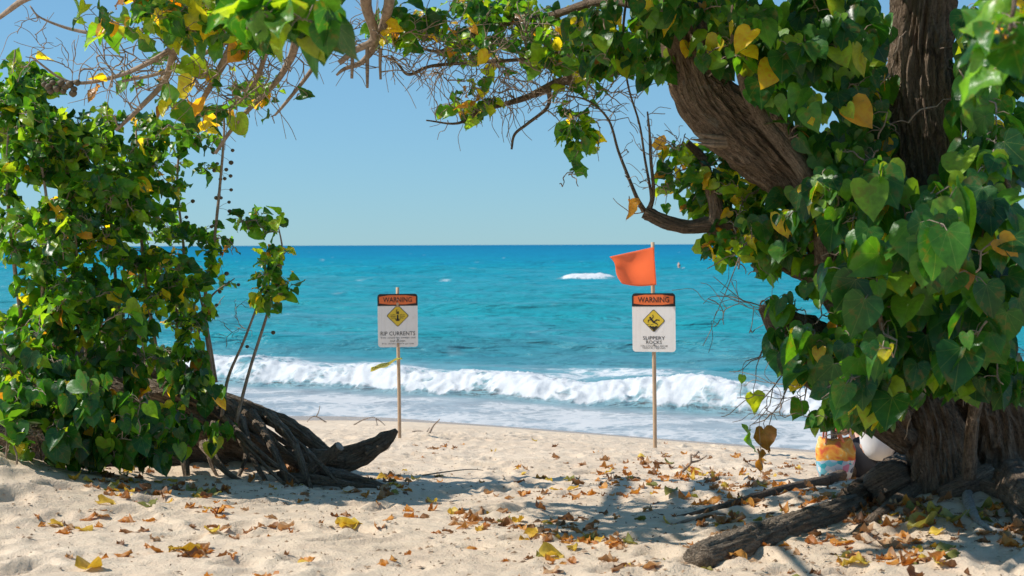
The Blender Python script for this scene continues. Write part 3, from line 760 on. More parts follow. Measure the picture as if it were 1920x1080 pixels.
rt.clump((1385, 350, 7.4), (100, 85, .4), 44, 6, .090, UPF, 'curl', .12)
rt.clump((1400, 470, 7.1), (75, 60, .3), 30, 6, .090, UPF, 'curl', .06)
rt.clump((1300, 330, 7.4), (60, 75, .3), 18, 5, .085, UPF, 'curl', .15)
rt.clump((1480, 440, 6.9), (80, 70, .3), 28, 6, .098, UPF, 'flat', .05)
rt.clump((1560, 700, 6.4), (80, 130, .4), 50, 6, .100, UPF, 'flat', .07)
rt.clump((1640, 790, 6.3), (70, 60, .3), 18, 5, .105, UPF, 'flat', .06)
rt.clump((1560, 800, 6.4), (50, 40, .3), 12, 4, .10, UPF, 'flat', .10)
rt.clump((1600, 560, 6.6), (80, 80, .4), 32, 6, .105, UPF, 'flat', .07)
rt.clump((1680, 380, 6.9), (130, 120, .4), 30, 6, .115, UPF, 'flat', .05)
rt.clump((1790, 690, 5.9), (130, 55, .3), 24, 5, .11, UPF, 'flat', .06)
rt.clump((1880, 730, 5.9), (45, 40, .2), 8, 4, .11, UPF, 'flat', .06)
rt.clump((1500, 650, 6.7), (60, 55, .2), 16, 5, .095, UPF, 'flat', .06)
rt.clump((1480, 560, 6.8), (60, 40, .2), 10, 5, .09, UPF, 'flat', .06)
rt.clump((1640, 650, 6.9), (90, 110, .2), 26, 6, .105, UPF, 'flat', .05)
rt.clump((1000, 70, 8.1), (200, 80, .6), 66, 4, .080, UPF, 'curl', .10, r0=.005)
rt.clump((1100, 110, 7.8), (120, 80, .5), 50, 5, .085, UPF, 'curl', .10)
rt.clump((870, 190, 8.0), (55, 50, .3), 14, 3, .075, UPF, 'curl', .25)
rt.clump((1080, 265, 7.9), (34, 45, .2), 12, 5, .095, (-.8, -.3, .6), 'curl', .02)
rt.clump((1065, 340, 7.9), (26, 28, .2), 7, 4, .085, (-.8, -.3, .6), 'curl', .10)
rt.clump((880, 40, 8.3), (130, 55, .5), 26, 4, .080, UPF, 'curl', .12)
rt.clump((1895, 60, 3.3), (60, 95, .2), 9, 4, .10, (-.8, -.3, .6), 'curl', .10, droop=1.3)
for c in ((1000, -90, 6.6), (1250, -80, 6.4), (1500, -120, 6.2), (1750, -140, 6.2), (1850, -520, 6.8), (700, -95, 6.3), (880, -110, 6.0), (1120, -100, 5.8), (1350, -110, 5.6)):  # unseen crown clumps above the frame, placed to shade the right-hand ground
    rt.clump(c, (190, 75, .8), 32, 6, .098, (-.3, -.2, .9), 'flat', .06, r0=.009)
# bare twigs among the leaves and against the sky
rt.bare((980, 110, 8.0), (210, 80, .5), 150, .0062, 2, .09)
rt.bare((930, 200, 8.0), (130, 45, .3), 40, .005, 1, .10)
rt.bare((1110, 190, 7.6), (100, 60, .4), 40, .005, 1, .10)
rt.bare((1225, 290, 7.3), (75, 90, .3), 34, .0035, 1, .10, klen=.25)
rt.bare((1390, 540, 6.9), (80, 110, .3), 16, .0028, 1, .10)
rt.bare((1440, 760, 6.6), (80, 60, .3), 14, .003, 1, .10)
rt.bare((1840, 650, 6.4), (80, 90, .3), 20, .004, 2, .12)
rt.bare((1870, 120, 6.8), (60, 130, .4), 24, .004, 2, .12)
# single dangling leaves left of the trunk
for (sx, sy, ex, ey, rn, sz) in ((1428, 576, 1338, 520, .99, .11), (1428, 576, 1350, 548, .80, .12), (1400, 442, 1338, 600, 1.0, .11), (1438, 642, 1392, 690, .70, .09), (1438, 642, 1412, 730, .82, .12),
                                 (1470, 700, 1352, 782, 1.0, .10), (1470, 700, 1405, 800, .66, .11), (1480, 720, 1432, 800, 1.0, .12), (1480, 720, 1425, 835, 1.0, .09), (1440, 650, 1375, 700, 1.0, .08), (1500, 700, 1500, 745, .45, .11), (1500, 720, 1520, 790, .62, .13),
                                 (1209, 398, 1150, 372, .99, .11), (1209, 398, 1180, 368, .97, .13)):
    a, b = at(sx, sy, 6.9 if sx > 1300 else 7.2), at(ex, ey, 6.8 if sx > 1300 else 7.2)
    rt.twig(a, b, .004, .0018, -.08, .06, nodes=False)
    rt.leaf(b, sz, Vector((-.2, -1, .3)), 'curl', 0, .03, 1.2, rn, Vector((0, 0, -1)))
# roots
rt.ground_root([(1745, 892, 90), (1685, 912, 66), (1632, 935, 52), (1590, 957, 46)], lift=.6, ns=48, ridge=.014, sub=12)
rt.ground_root([(1600, 962, 50), (1540, 985, 52), (1470, 1008, 54), (1390, 1034, 58), (1345, 1050, 58), (1308, 1060, 56)], mat='root_bark', lift=.35, ns=64, ridge=.012, sub=12)
rt.ground_root([(1690, 872, 36), (1625, 888, 26), (1553, 912, 20), (1483, 924, 16), (1398, 946, 14), (1340, 962, 12), (1270, 975, 7)], lift=1.0, ns=10)
rt.ground_root([(1690, 868, 26), (1640, 872, 18), (1590, 885, 12), (1540, 905, 7)], lift=2.2, ns=8)
rt.ground_root([(1830, 925, 30), (1880, 945, 26), (1905, 985, 20), (1930, 1010, 18)], lift=.9)
rt.ground_root([(1818, 912, 14), (1813, 945, 17), (1824, 975, 16), (1838, 998, 13), (1866, 1006, 10), (1890, 1001, 5)], 'root', 'bleached_wood', lift=.9, ridge=.010, ns=16)
rt.ground_root([(1760, 915, 40), (1700, 945, 30), (1640, 985, 22), (1600, 1010, 12)], lift=.6)
rt.ground_root([(1850, 920, 60), (1800, 935, 45), (1760, 940, 30)], lift=.6)
rt.ground_root([(1900, 930, 80), (1925, 960, 70), (1990, 1000, 50)], lift=.6)
rt.finish()

# ------------------------------------------------------------------ leafy shrub tree and fallen trunk on the left
g = ground_hit(300, 893)
lt = Tree('shrub_tree', 'bushy tree sprouting from a fallen dark trunk on the left bank', 'tree', Vector((g.x, 10.0, zg(g.x, 10.0))))
lt.limb([(-80, 720, 10.3, 120), (60, 700, 10.3, 120), (200, 712, 10.2, 130), (330, 752, 10.1, 112), (410, 792, 10.1, 80), (490, 838, 10.1, 46), (570, 878, 10.0, 28), (660, 905, 9.9, 12)], 'trunk', 110, .045, .34, 3.4, 'driftwood', 16)
lt.limb([(-100, 800, 10.45, 170), (100, 812, 10.45, 150), (260, 832, 10.4, 130), (400, 860, 10.3, 96), (500, 888, 10.2, 56), (580, 908, 10.1, 24)], 'trunk', 80, .035, .3, 3.4, 'driftwood', 12)  # added trunk piece, fills a gap that holds only dark shade and litter
lt.limb([(380, 726, 10.35, 30), (460, 764, 10.3, 26), (545, 800, 10.2, 24), (600, 842, 10.1, 24), (640, 874, 10, 16)], 'root', 44, .014, .45, 3, 'driftwood', 8, nodes=False)
for spec in ([(470, 772, 9.9, 18.7), (505, 830, 9.6, 13.7), (530, 880, 9.4, 12.2), (550, 928, 9.3, 7.2)], [(498, 772, 9.9, 17.3), (545, 820, 9.6, 13.7), (565, 868, 9.4, 12.2), (583, 920, 9.3, 8.6)],
             [(430, 800, 9.6, 6.5), (495, 870, 9.3, 5.8), (532, 908, 9.2, 5.0)], [(520, 800, 9.9, 13.0), (570, 850, 9.7, 10.8), (600, 900, 9.5, 6.5)], [(455, 770, 10, 10.1), (520, 820, 9.9, 8.6), (590, 862, 9.8, 8.6), (650, 900, 9.6, 5.0)], [(480, 790, 9.8, 8.6), (540, 850, 9.6, 7.2), (610, 885, 9.5, 6.5), (690, 898, 9.4, 5.0)], [(440, 800, 9.9, 10.1), (460, 850, 9.7, 8.6), (440, 905, 9.5, 5.8)], [(505, 790, 9.8, 9), (560, 830, 9.6, 8), (610, 880, 9.4, 7), (640, 915, 9.3, 4)], [(420, 780, 9.7, 8), (480, 840, 9.4, 7), (560, 905, 9.2, 5)], [(400, 790, 9.8, 10.1), (390, 850, 9.6, 7.2), (410, 900, 9.5, 5.0)], [(450, 780, 9.8, 14.4), (470, 850, 9.5, 10.1), (500, 905, 9.4, 6.5)],
             [(520, 890, 9.5, 13.0), (600, 900, 9.4, 14.4), (660, 908, 9.3, 10.1), (705, 912, 9.3, 5.0)], [(300, 800, 9.7, 18.7), (340, 850, 9.5, 14.4), (350, 905, 9.4, 8.6)], [(380, 830, 9.7, 15.8), (420, 880, 9.4, 10.1), (470, 912, 9.3, 5.8)]):
    lt.limb(spec, 'root', 24, .009, .35, 2.2, 'driftwood', 9, nodes=False)
stems = [[(440, 795, 9.7, 11), (468, 690, 9.7, 9), (500, 590, 9.7, 8), (529, 484, 9.7, 6), (520, 410, 9.7, 3)],
         [(415, 780, 9.8, 11), (427, 707, 9.8, 9), (460, 630, 9.8, 7), (491, 542, 9.8, 6), (500, 470, 9.8, 4)],
         [(402, 740, 9.9, 12), (384, 573, 9.8, 10), (402, 449, 9.7, 9), (420, 267, 9.7, 7), (420, 191, 9.7, 4)],
         [(345, 720, 9.9, 11), (331, 591, 9.8, 9), (345, 480, 9.7, 8), (333, 338, 9.7, 7), (347, 190, 9.7, 4)],
         [(300, 700, 9.9, 11), (270, 500, 9.6, 9), (262, 356, 9.5, 8), (256, 240, 9.5, 5)],
         [(230, 700, 9.9, 11), (215, 500, 9.3, 9), (200, 320, 9.3, 7), (188, 230, 9.3, 5)],
         [(170, 735, 9.4, 12), (160, 650, 9.2, 10), (150, 578, 9.0, 8), (140, 420, 8.9, 7), (120, 280, 8.9, 5)],
         [(196, 722, 9.6, 11), (206, 650, 9.4, 9), (222, 587, 9.3, 8), (235, 480, 9.2, 6)],
         [(60, 720, 9.6, 14), (35, 560, 8.9, 12), (15, 364, 8.7, 10), (18, 222, 8.7, 6), (30, 90, 8.7, 4)],
         [(100, 720, 9.6, 14), (80, 560, 8.8, 11), (90, 400, 8.6, 9), (70, 260, 8.6, 6)],
         [(380, 745, 9.9, 9), (370, 640, 9.8, 8), (392, 560, 9.8, 6), (440, 520, 9.8, 3)],
         [(405, 715, 9.9, 9), (390, 620, 9.9, 7), (372, 540, 9.9, 6)], [(408, 765, 9.8, 8), (392, 690, 9.8, 7), (370, 620, 9.8, 5), (355, 560, 9.8, 4)],
         [(150, 760, 9.3, 14), (120, 800, 8.7, 10), (60, 800, 8.5, 8)], [(230, 770, 9.4, 14), (230, 820, 8.9, 10), (270, 840, 8.8, 8)]]
for sp in stems: lt.limb([(a, b, d, w * .68) for a, b, d, w in sp], 'stem', 7, 0, .06, mat='twig_bark')
lt.keep = [(5, 800, 8, 850, 24, 9), (64, 805, 70, 850, 26, 9), (20, 905, 600, 905, 30, 9.6), (430, 620, 560, 740, 45, 12), (470, 300, 560, 330, 40, 12), (500, 860, 640, 870, 60, 12)]
LF = (-.85, -.3, .75)
for (c, rad, n, per, sz, yl) in (((100, 390, 8.8), (125, 170, .6), 110, 7, .092, .08), ((60, 225, 8.8), (85, 95, .5), 56, 7, .092, .05), ((40, 150, 8.9), (60, 50, .3), 14, 5, .088, .05), ((250, 330, 9.3), (70, 70, .3), 26, 6, .088, .07), ((180, 250, 9.1), (80, 60, .4), 30, 6, .088, .05), ((205, 390, 9.2), (80, 110, .5), 50, 6, .092, .07),
        ((140, 590, 8.9), (165, 95, .6), 84, 7, .098, .06), ((285, 250, 9.5), (95, 50, .4), 20, 5, .085, .09), ((300, 490, 9.5), (100, 100, .5), 56, 6, .092, .07), ((340, 340, 9.6), (50, 110, .3), 18, 5, .085, .06), ((350, 590, 9.6), (60, 90, .4), 28, 6, .09, .08),
        ((495, 410, 9.7), (52, 34, .2), 9, 5, .088, .06), ((510, 520, 9.7), (54, 66, .2), 22, 5, .088, .18), ((410, 470, 9.7), (30, 80, .2), 14, 4, .08, .05), ((390, 230, 9.6), (50, 55, .2), 14, 4, .08, .12), ((460, 190, 9.6), (60, 30, .2), 8, 3, .075, .12)):
    lt.clump(c, rad, n, per, sz, LF, "curl", yl * .7)
LG = (-.3, -.6, .7)
for (c, rad, n, per, sz) in (((35, 780, 8.5), (60, 90, .3), 30, 6, .105), ((120, 780, 8.5), (170, 85, .4), 76, 6, .108), ((270, 810, 8.8), (75, 60, .3), 30, 5, .105), ((60, 830, 8.4), (110, 35, .3), 26, 5, .105), ((220, 845, 8.7), (110, 30, .3), 28, 5, .10), ((330, 800, 9.2), (45, 50, .2), 14, 5, .10),
        ((60, 690, 8.7), (90, 80, .4), 34, 6, .105), ((200, 690, 9.0), (110, 60, .3), 34, 5, .10), ((330, 690, 9.5), (55, 45, .2), 16, 5, .095), ((415, 815, 9.5), (18, 24, .1), 5, 4, .105), ((385, 735, 9.6), (35, 30, .2), 8, 4, .095)):
    lt.clump(c, rad, n, per, sz, LG, 'flat', .05)
lt.bare((400, 560, 9.8), (60, 130, .2), 18, .003, 1, .06, klen=.2)
lt.bare((440, 610, 9.8), (50, 60, .2), 10, .0025, 1, .06, klen=.15)
rp = random.Random(4)
for (x, y, sd) in [(401, 283, 1), (437, 280, 1), (434, 303, 1), (408, 305, -1), (402, 318, -1), (425, 316, 1), (414, 334, -1), (422, 333, 1), (433, 328, 1), (434, 354, 1), (406, 369, -1), (415, 369, 1), (430, 377, 1), (431, 394, 1), (397, 423, -1), (217, 289, 1), (208, 315, 1), (350, 405, 1), (353, 415, 1), (362, 375, 1),
                   (512, 622, 1), (463, 648, 1), (406, 570, 1), (416, 473, 1), (447, 532, 1), (412, 545, 1), (425, 511, 1)]:
    p = at(x, y, 9.7); lt.pod(p, .016, lt.nearest(p)[0])
lt.finish()

# ------------------------------------------------------------------ tree whose branches hang in from the upper left
bx, by = -6.6, 10.2
ot = Tree('overhanging_tree', 'tree reaching in along the top left with bare brown twigs and sparse leaves', 'tree', Vector((bx, by, zg(bx, by))))
def wpt(x, y, z):
    p = to_px((x, y, z)); return (p[0], p[1], y)
a0 = wpt(bx, by, zg(bx, by) - .1); a1 = wpt(bx - .1, by, 2.6); a2 = wpt(bx + .2, by, 3.8)
ot.limb([(*a0, 130), (*a1, 105), (*a2, 95), (-420, -100, 10.2, 60), (-100, -190, 10.2, 44), (300, -190, 10.1, 32), (640, -150, 9.8, 24), (900, -150, 9.4, 14)], 'trunk', 40, .014, .1, 6, sub=10)
for spec, ns in (([(600, -150, 9.8, 32), (680, -60, 7.4, 26), (688, 10, 7.5, 20), (703, 70, 7.6, 16), (666, 94, 7.6, 13), (637, 117, 7.6, 11)], 10), ([(720, -150, 9.7, 28), (732, -30, 7.4, 22), (722, 40, 7.6, 17), (687, 109, 7.7, 11), (647, 128, 7.7, 7), (632, 140, 7.7, 4)], 10),
                 ([(662, 95, 7.6, 8), (662, 120, 7.6, 7), (661, 146, 7.6, 6)], 6), ([(690, 87, 7.6, 8), (690, 130, 7.6, 7), (690, 164, 7.6, 5)], 6), ([(715, 90, 7.6, 8), (714, 120, 7.6, 6), (715, 148, 7.6, 5)], 6),
                 ([(420, -180, 10.0, 30), (470, -20, 7.4, 24), (444, 67, 7.8, 18), (413, 129, 7.9, 14), (378, 191, 8, 9)], 10), ([(300, -190, 10.1, 30), (345, 0, 7.5, 24), (329, 84, 7.8, 15), (311, 147, 8, 11), (267, 196, 8, 9), (218, 242, 8, 6)], 10),
                 ([(560, -160, 9.9, 26), (560, 40, 7.7, 18), (533, 133, 8, 12), (467, 204, 8, 9), (436, 240, 8, 7), (404, 286, 8, 6)], 8), ([(640, -150, 9.8, 24), (620, 50, 7.8, 14), (596, 111, 8, 9), (573, 147, 8, 8), (533, 196, 8, 6), (516, 215, 8, 4)], 8),
                 ([(329, 84, 7.8, 12), (290, 110, 7.9, 10), (220, 140, 8, 8), (133, 151, 8, 6), (58, 102, 8, 4)], 7), ([(345, 20, 7.5, 12), (244, 62, 7.8, 9), (150, 55, 7.9, 7), (80, 31, 7.9, 4), (58, 8, 7.9, 3)], 7),
                 ([(444, 67, 7.8, 11), (380, 100, 7.9, 9), (300, 135, 8, 7), (230, 150, 8, 5)], 7), ([(470, 0, 7.4, 16), (500, 80, 7.8, 11), (480, 150, 7.9, 8), (450, 190, 8, 5)], 7), ([(150, -195, 10.1, 26), (120, -60, 7.0, 20), (40, 0, 7.2, 12), (0, 30, 7.3, 8)], 8),
                 ([(300, -190, 10.1, 28), (380, -130, 6.6, 20), (470, -50, 4.6, 14), (540, 0, 4.2, 9), (580, 30, 4.2, 6)], 8)):
    ot.limb(spec, 'branch', ns, 0, .14, mat='twig_bark')
ot.keep = [(560, 250, 760, 260, 70, 12)]
ot.bare((350, 130, 7.9), (210, 85, .5), 110, .0065, 1, .09, klen=.5)
ot.bare((480, 140, 7.9), (120, 80, .4), 55, .006, 1, .09, klen=.4)
ot.bare((110, 90, 7.9), (110, 80, .4), 24, .004, 1, .10, klen=.3)
ot.bare((740, 80, 7.8), (110, 65, .4), 60, .0058, 2, .09, klen=.4)
OF = (-.5, -.5, .7)
ot.clump((320, 30, 7.2), (170, 45, .5), 50, 4, .115, OF, 'curl', .22, droop=1.2)
ot.clump((430, 60, 7.4), (90, 40, .4), 14, 4, .12, OF, 'curl', .20, droop=1.2)
ot.clump((530, 30, 4.2), (85, 40, .25), 15, 4, .10, (-.6, -.3, .8), 'curl', .0, droop=1.4)
ot.clump((600, 60, 4.2), (30, 30, .15), 3, 3, .11, (-.3, -.9, .4), 'flat', .02, droop=1.5)
ot.clump((745, 45, 7.9), (90, 45, .4), 18, 4, .105, OF, 'curl', .18)
ot.clump((330, 180, 8.0), (160, 60, .4), 22, 2, .11, OF, 'curl', .25)
ot.clump((510, 190, 8.0), (45, 45, .2), 9, 3, .09, OF, 'curl', .15)
for c in ((100, -170, 6.8), (450, -190, 7.0), (750, -170, 7.1)): ot.clump(c, (220, 80, .6), 26, 4, .14, OF, 'curl', .08, r0=.009)
for (x, y) in [(84, 155), (92, 160), (100, 152), (108, 163), (116, 153), (124, 160), (132, 155), (140, 164), (146, 152), (96, 168), (120, 168), (138, 172)]: ot.pod(at(x, y, 7.9), .022, ot.nearest(at(x, y, 7.9))[0])
for (x, y) in [(488, 14), (495, 22), (503, 10), (512, 18), (500, 26)]: ot.pod(at(x, y, 4.2), .011, ot.nearest(at(x, y, 4.2))[0], 'pod_green')
ot.finish()

# ------------------------------------------------------------------ driftwood, twigs and small plants on the sand
def log_thing():
    g = ground_hit(640, 895); root = empty('driftwood_log', g)
    tag(root, 'weathered dark driftwood log with an upturned pointed end pointing at the warning sign', 'driftwood')
    def limb(spec, name, mat, ns=20, ridge=.012, lump=.2, sub=10, flat=1.0):
        pts = [at(a, b, d) for a, b, d, w in spec]; rad = [w * d / F_PX / 2 for a, b, d, w in spec]
        v, f, _ = tube(pts, rad, ns, sub, ridge, lump, 2.6, True, flat); return barked(MB().add(v, f).build(name, M[mat], root))
    limb([(690, 850, 9.7, 16), (712, 838, 9.66, 12), (735, 822, 9.66, 3)], 'splinter', 'driftwood', 16, .006, .3)
    limb([(640, 842, 9.72, 10), (690, 828, 9.7, 8), (722, 812, 9.7, 2)], 'splinter', 'root_bark', 12, .004, .3)
    limb([(530, 850, 9.9, 26), (590, 862, 9.8, 40), (640, 862, 9.75, 42), (690, 843, 9.75, 34), (722, 824, 9.75, 26), (743, 806, 9.75, 8)], 'log', 'driftwood', 48, .016, .2, 14)
    limb([(568, 892, 9.5, 24), (600, 865, 9.5, 21), (634, 837, 9.45, 20)], 'branch_stub', 'driftwood', 20, .004, .12)
    e = at(635.5, 836, 9.45); dirv = (at(635, 836, 9.45) - at(600, 865, 9.5)).normalized()
    v, f, _ = tube([e - dirv * .004, e + dirv * .006], [.034, .033], 20, 2); MB().add(v, f).build('cut_end', M['bleached_wood'], root)
    limb([(600, 885, 9.6, 24), (640, 895, 9.5, 30), (690, 905, 9.5, 16), (720, 910, 9.5, 5)], 'branch_stub', 'driftwood', 14, .006)
log_thing()

def ground_twig(label, chains, w, mat='twig_bark'):
    px, py = chains[0][0]; g = ground_hit(px, py); d = g.y
    root = empty('twig', g); tag(root, label, 'twig')
    dz = zs(g.x, g.y) - at(px, py, d).z
    for i, ch in enumerate(chains):
        pts = [at(a, b, d + (k % 2) * .03) + Vector((0, 0, dz)) for k, (a, b) in enumerate(ch)]
        n = len(pts); rad = [w * (1 - .55 * k / (n - 1)) * (.8 if i else 1) for k in range(n)]
        v, f, _ = tube(pts, rad, 6, 4, 0, .15); MB().add(v, f).build('stick' if i == 0 else 'side_shoot', M[mat], root)
ground_twig('thin arched twig on the sand just left of the rip currents sign post', [[(662, 797), (678, 788), (693, 783), (703, 784), (707, 800)], [(703, 784), (715, 792), (729, 806)]], .011)
ground_twig('small forked twig standing on the sand behind the driftwood log', [[(611, 791), (592, 780), (582, 782), (575, 790)], [(592, 780), (597, 770), (599, 760)]], .012)
ground_twig('forked dark twig on the sand right of the rip currents sign post', [[(772, 811), (788, 810), (798, 813), (803, 805)], [(798, 813), (805, 803)]], .013)
ground_twig('short straight tan stick leaning on sand right of the rip currents post', [[(804, 814), (812, 799), (824, 787)]], .013)
ground_twig('dark bent twig lying flat on the sand between the two signs', [[(944, 819), (955, 820), (966, 824)]], .010)
ground_twig('branching brown stick lying on the sand below the slippery rocks sign', [[(1272, 893), (1283, 884), (1294, 872), (1294, 857), (1301, 859), (1309, 851)], [(1294, 872), (1310, 868), (1324, 859)], [(1283, 884), (1278, 876)]], .013)
ground_twig('thin crooked twig on leafy sand just left of the big root', [[(1255, 985), (1290, 972), (1330, 960), (1360, 962)]], .012)
ground_twig('thin dark twig lying on sand in the centre foreground', [[(762, 968), (775, 974), (788, 980)]], .008)
ground_twig('long thin twig on sand in front of the driftwood log', [[(790, 895), (840, 888), (880, 884), (905, 886)]], .006)

def naupaka(px, py, size, label, n=9):
    g = ground_hit(px, py); g.z = zs(g.x, g.y); root = empty('seedling', g); tag(root, label, 'plant', 'bright succulent seedlings at the foot of the shrub')
    r = random.Random(px); top = g + Vector((r.gauss(0, .02), 0, size * .7))
    v, f, _ = tube([g - Vector((0, 0, .02)), g.lerp(top, .5) + Vector((.01, 0, 0)), top], [.007, .006, .006], 6, 3); MB().add(v, f).build('stem', M['twig_bark'], root)
    prof = [(0, .0), (.08, .25), (.21, .55), (.27, .8), (.19, .97), (0, 1.03)]
    for k in range(n):
        a = k * 2.4; el = .35 + .9 * k / n
        V = []; 
        for (w, y) in prof: 
            z = -.25 * y * y + .0
            V += [(-w, y, z + w * .4), (0, y, z), (w, y, z + w * .4)]
        F_ = []
        for i in range(len(prof) - 1):
            for j in (0, 1): F_.append((i * 3 + j, i * 3 + j + 1, i * 3 + j + 4, i * 3 + j + 3))
        V = np.array(V) * size * .75
        t = Vector((math.cos(a) * math.cos(el), math.sin(a) * math.cos(el), math.sin(el)))
        m = leaf_matrix(top, t, Vector((0, 0, 1)) - t * .2, 1.0); A = np.array(m)
        o = MB().add(V @ A[:3, :3].T + A[:3, 3], F_).build('leaf', M['naupaka_leaf'], root); o.color = (r.random(), 0, 0, 1)
naupaka(30, 872, .16, 'tiny bright green seedling on the sand bank below the shrub', 7)
naupaka(76, 868, .26, 'bright green rosette seedling on a bent stem below the shrub', 9)
naupaka(8, 862, .28, 'tall bright green rosette seedling at the very left edge below the shrub', 10)
naupaka(66, 850, .40, 'pale tipped rosette seedling half hidden inside the shrub foliage', 9)
naupaka(10, 838, .34, 'high bright rosette plant at the left edge among dark leaves', 9)

# ------------------------------------------------------------------ warning signs
m, nt, b = nmat('sign_white'); pos = nd(nt, 'ShaderNodeTexCoord').outputs['Object']
st = noise(nt, mapping(nt, pos, (22, 22, 2.5)), 1.0, 5, .65, .4); bl = noise(nt, pos, 9, 5, .65); sp_ = noise(nt, pos, 60, 3, .7)
c = ramp_out(nt, st, [(.28, (.76, .70, .64)), (.55, (.84, .785, .73))]); c = mixc(nt, ramp_out(nt, bl, [(.58, (0,) * 3), (.75, (.35,) * 3)]), c, (.60, .52, .43))
c = mixc(nt, ramp_out(nt, sp_, [(.70, (0,) * 3), (.76, (.7,) * 3)]), c, (.36, .20, .11)); lk(nt, c, b.inputs['Base Color']); b.inputs['Roughness'].default_value = .5; M['sign_white'] = m
plain('sign_black', (0.018, 0.016, 0.016), 0.5, 0.2, 30)
plain('sign_orange', (0.80, 0.17, 0.045), 0.45, 0.10, 12); plain('sign_yellow', (0.72, 0.50, 0.04), 0.45, 0.10, 12)
plain('post_wood', (0.50, 0.34, 0.21), 0.7, 0.22, 9, .002); plain('bolt_metal', (0.35, 0.33, 0.30), 0.4, 0.2, 30, metal=.8)
plain('tape', (0.78, 0.72, 0.12), 0.45, 0.12, 12)
def rrect(w, h, r, n=5):
    out = []
    for cx, cz, a0 in ((w / 2 - r, h / 2 - r, 0), (-w / 2 + r, h / 2 - r, 90), (-w / 2 + r, -h / 2 + r, 180), (w / 2 - r, -h / 2 + r, 270)):
        for k in range(n + 1):
            a = math.radians(a0 + 90 * k / n); out.append((cx + r * math.cos(a), cz + r * math.sin(a)))
    return out
def slab(poly, y0, y1):
    """2D outline (x, z) turned into a plate; y0 is the front"""
    n = len(poly); v = [(x, y0, z) for x, z in poly] + [(x, y1, z) for x, z in poly]
    f = [tuple(range(n)), tuple(range(2 * n - 1, n - 1, -1))] + [(i, i + n, (i + 1) % n + n, (i + 1) % n) for i in range(n)]
    return v, f
def stroke(a, b, w):
    dx, dz = b[0] - a[0], b[1] - a[1]; l = math.hypot(dx, dz) or 1; nx, nz = -dz / l * w / 2, dx / l * w / 2
    return [(a[0] + nx, a[1] + nz), (a[0] - nx, a[1] - nz), (b[0] - nx, b[1] - nz), (b[0] + nx, b[1] + nz)]
def text_np(s, width, height, bold=0.0):
    c = bpy.data.curves.new('text', 'FONT'); c.body = s; c.size = 1; c.align_x = 'CENTER'; c.offset = bold; c.resolution_u = 2
    o = bpy.data.objects.new('text', c); col.objects.link(o)
    me = bpy.data.meshes.new_from_object(o.evaluated_get(bpy.context.evaluated_depsgraph_get()))
    v = np.array([tuple(p.co) for p in me.vertices]); f = [tuple(p.vertices) for p in me.polygons]
    bpy.data.objects.remove(o); bpy.data.curves.remove(c); bpy.data.meshes.remove(me)
    lo, hi = v.min(0), v.max(0); v = (v - (lo + hi) / 2); v[:, 0] *= width / (hi[0] - lo[0]); v[:, 1] *= height / (hi[1] - lo[1])
    return np.stack([v[:, 0], np.zeros(len(v)), v[:, 1]], 1), f
def local_part(name, v, f, mat, parent, smooth=False):
    me = mesh_np(name, np.asarray(v, float), [list(q) for q in f], smooth); me.materials.append(M[mat])
    o = bpy.data.objects.new(name, me); col.objects.link(o); o.parent = parent; return o
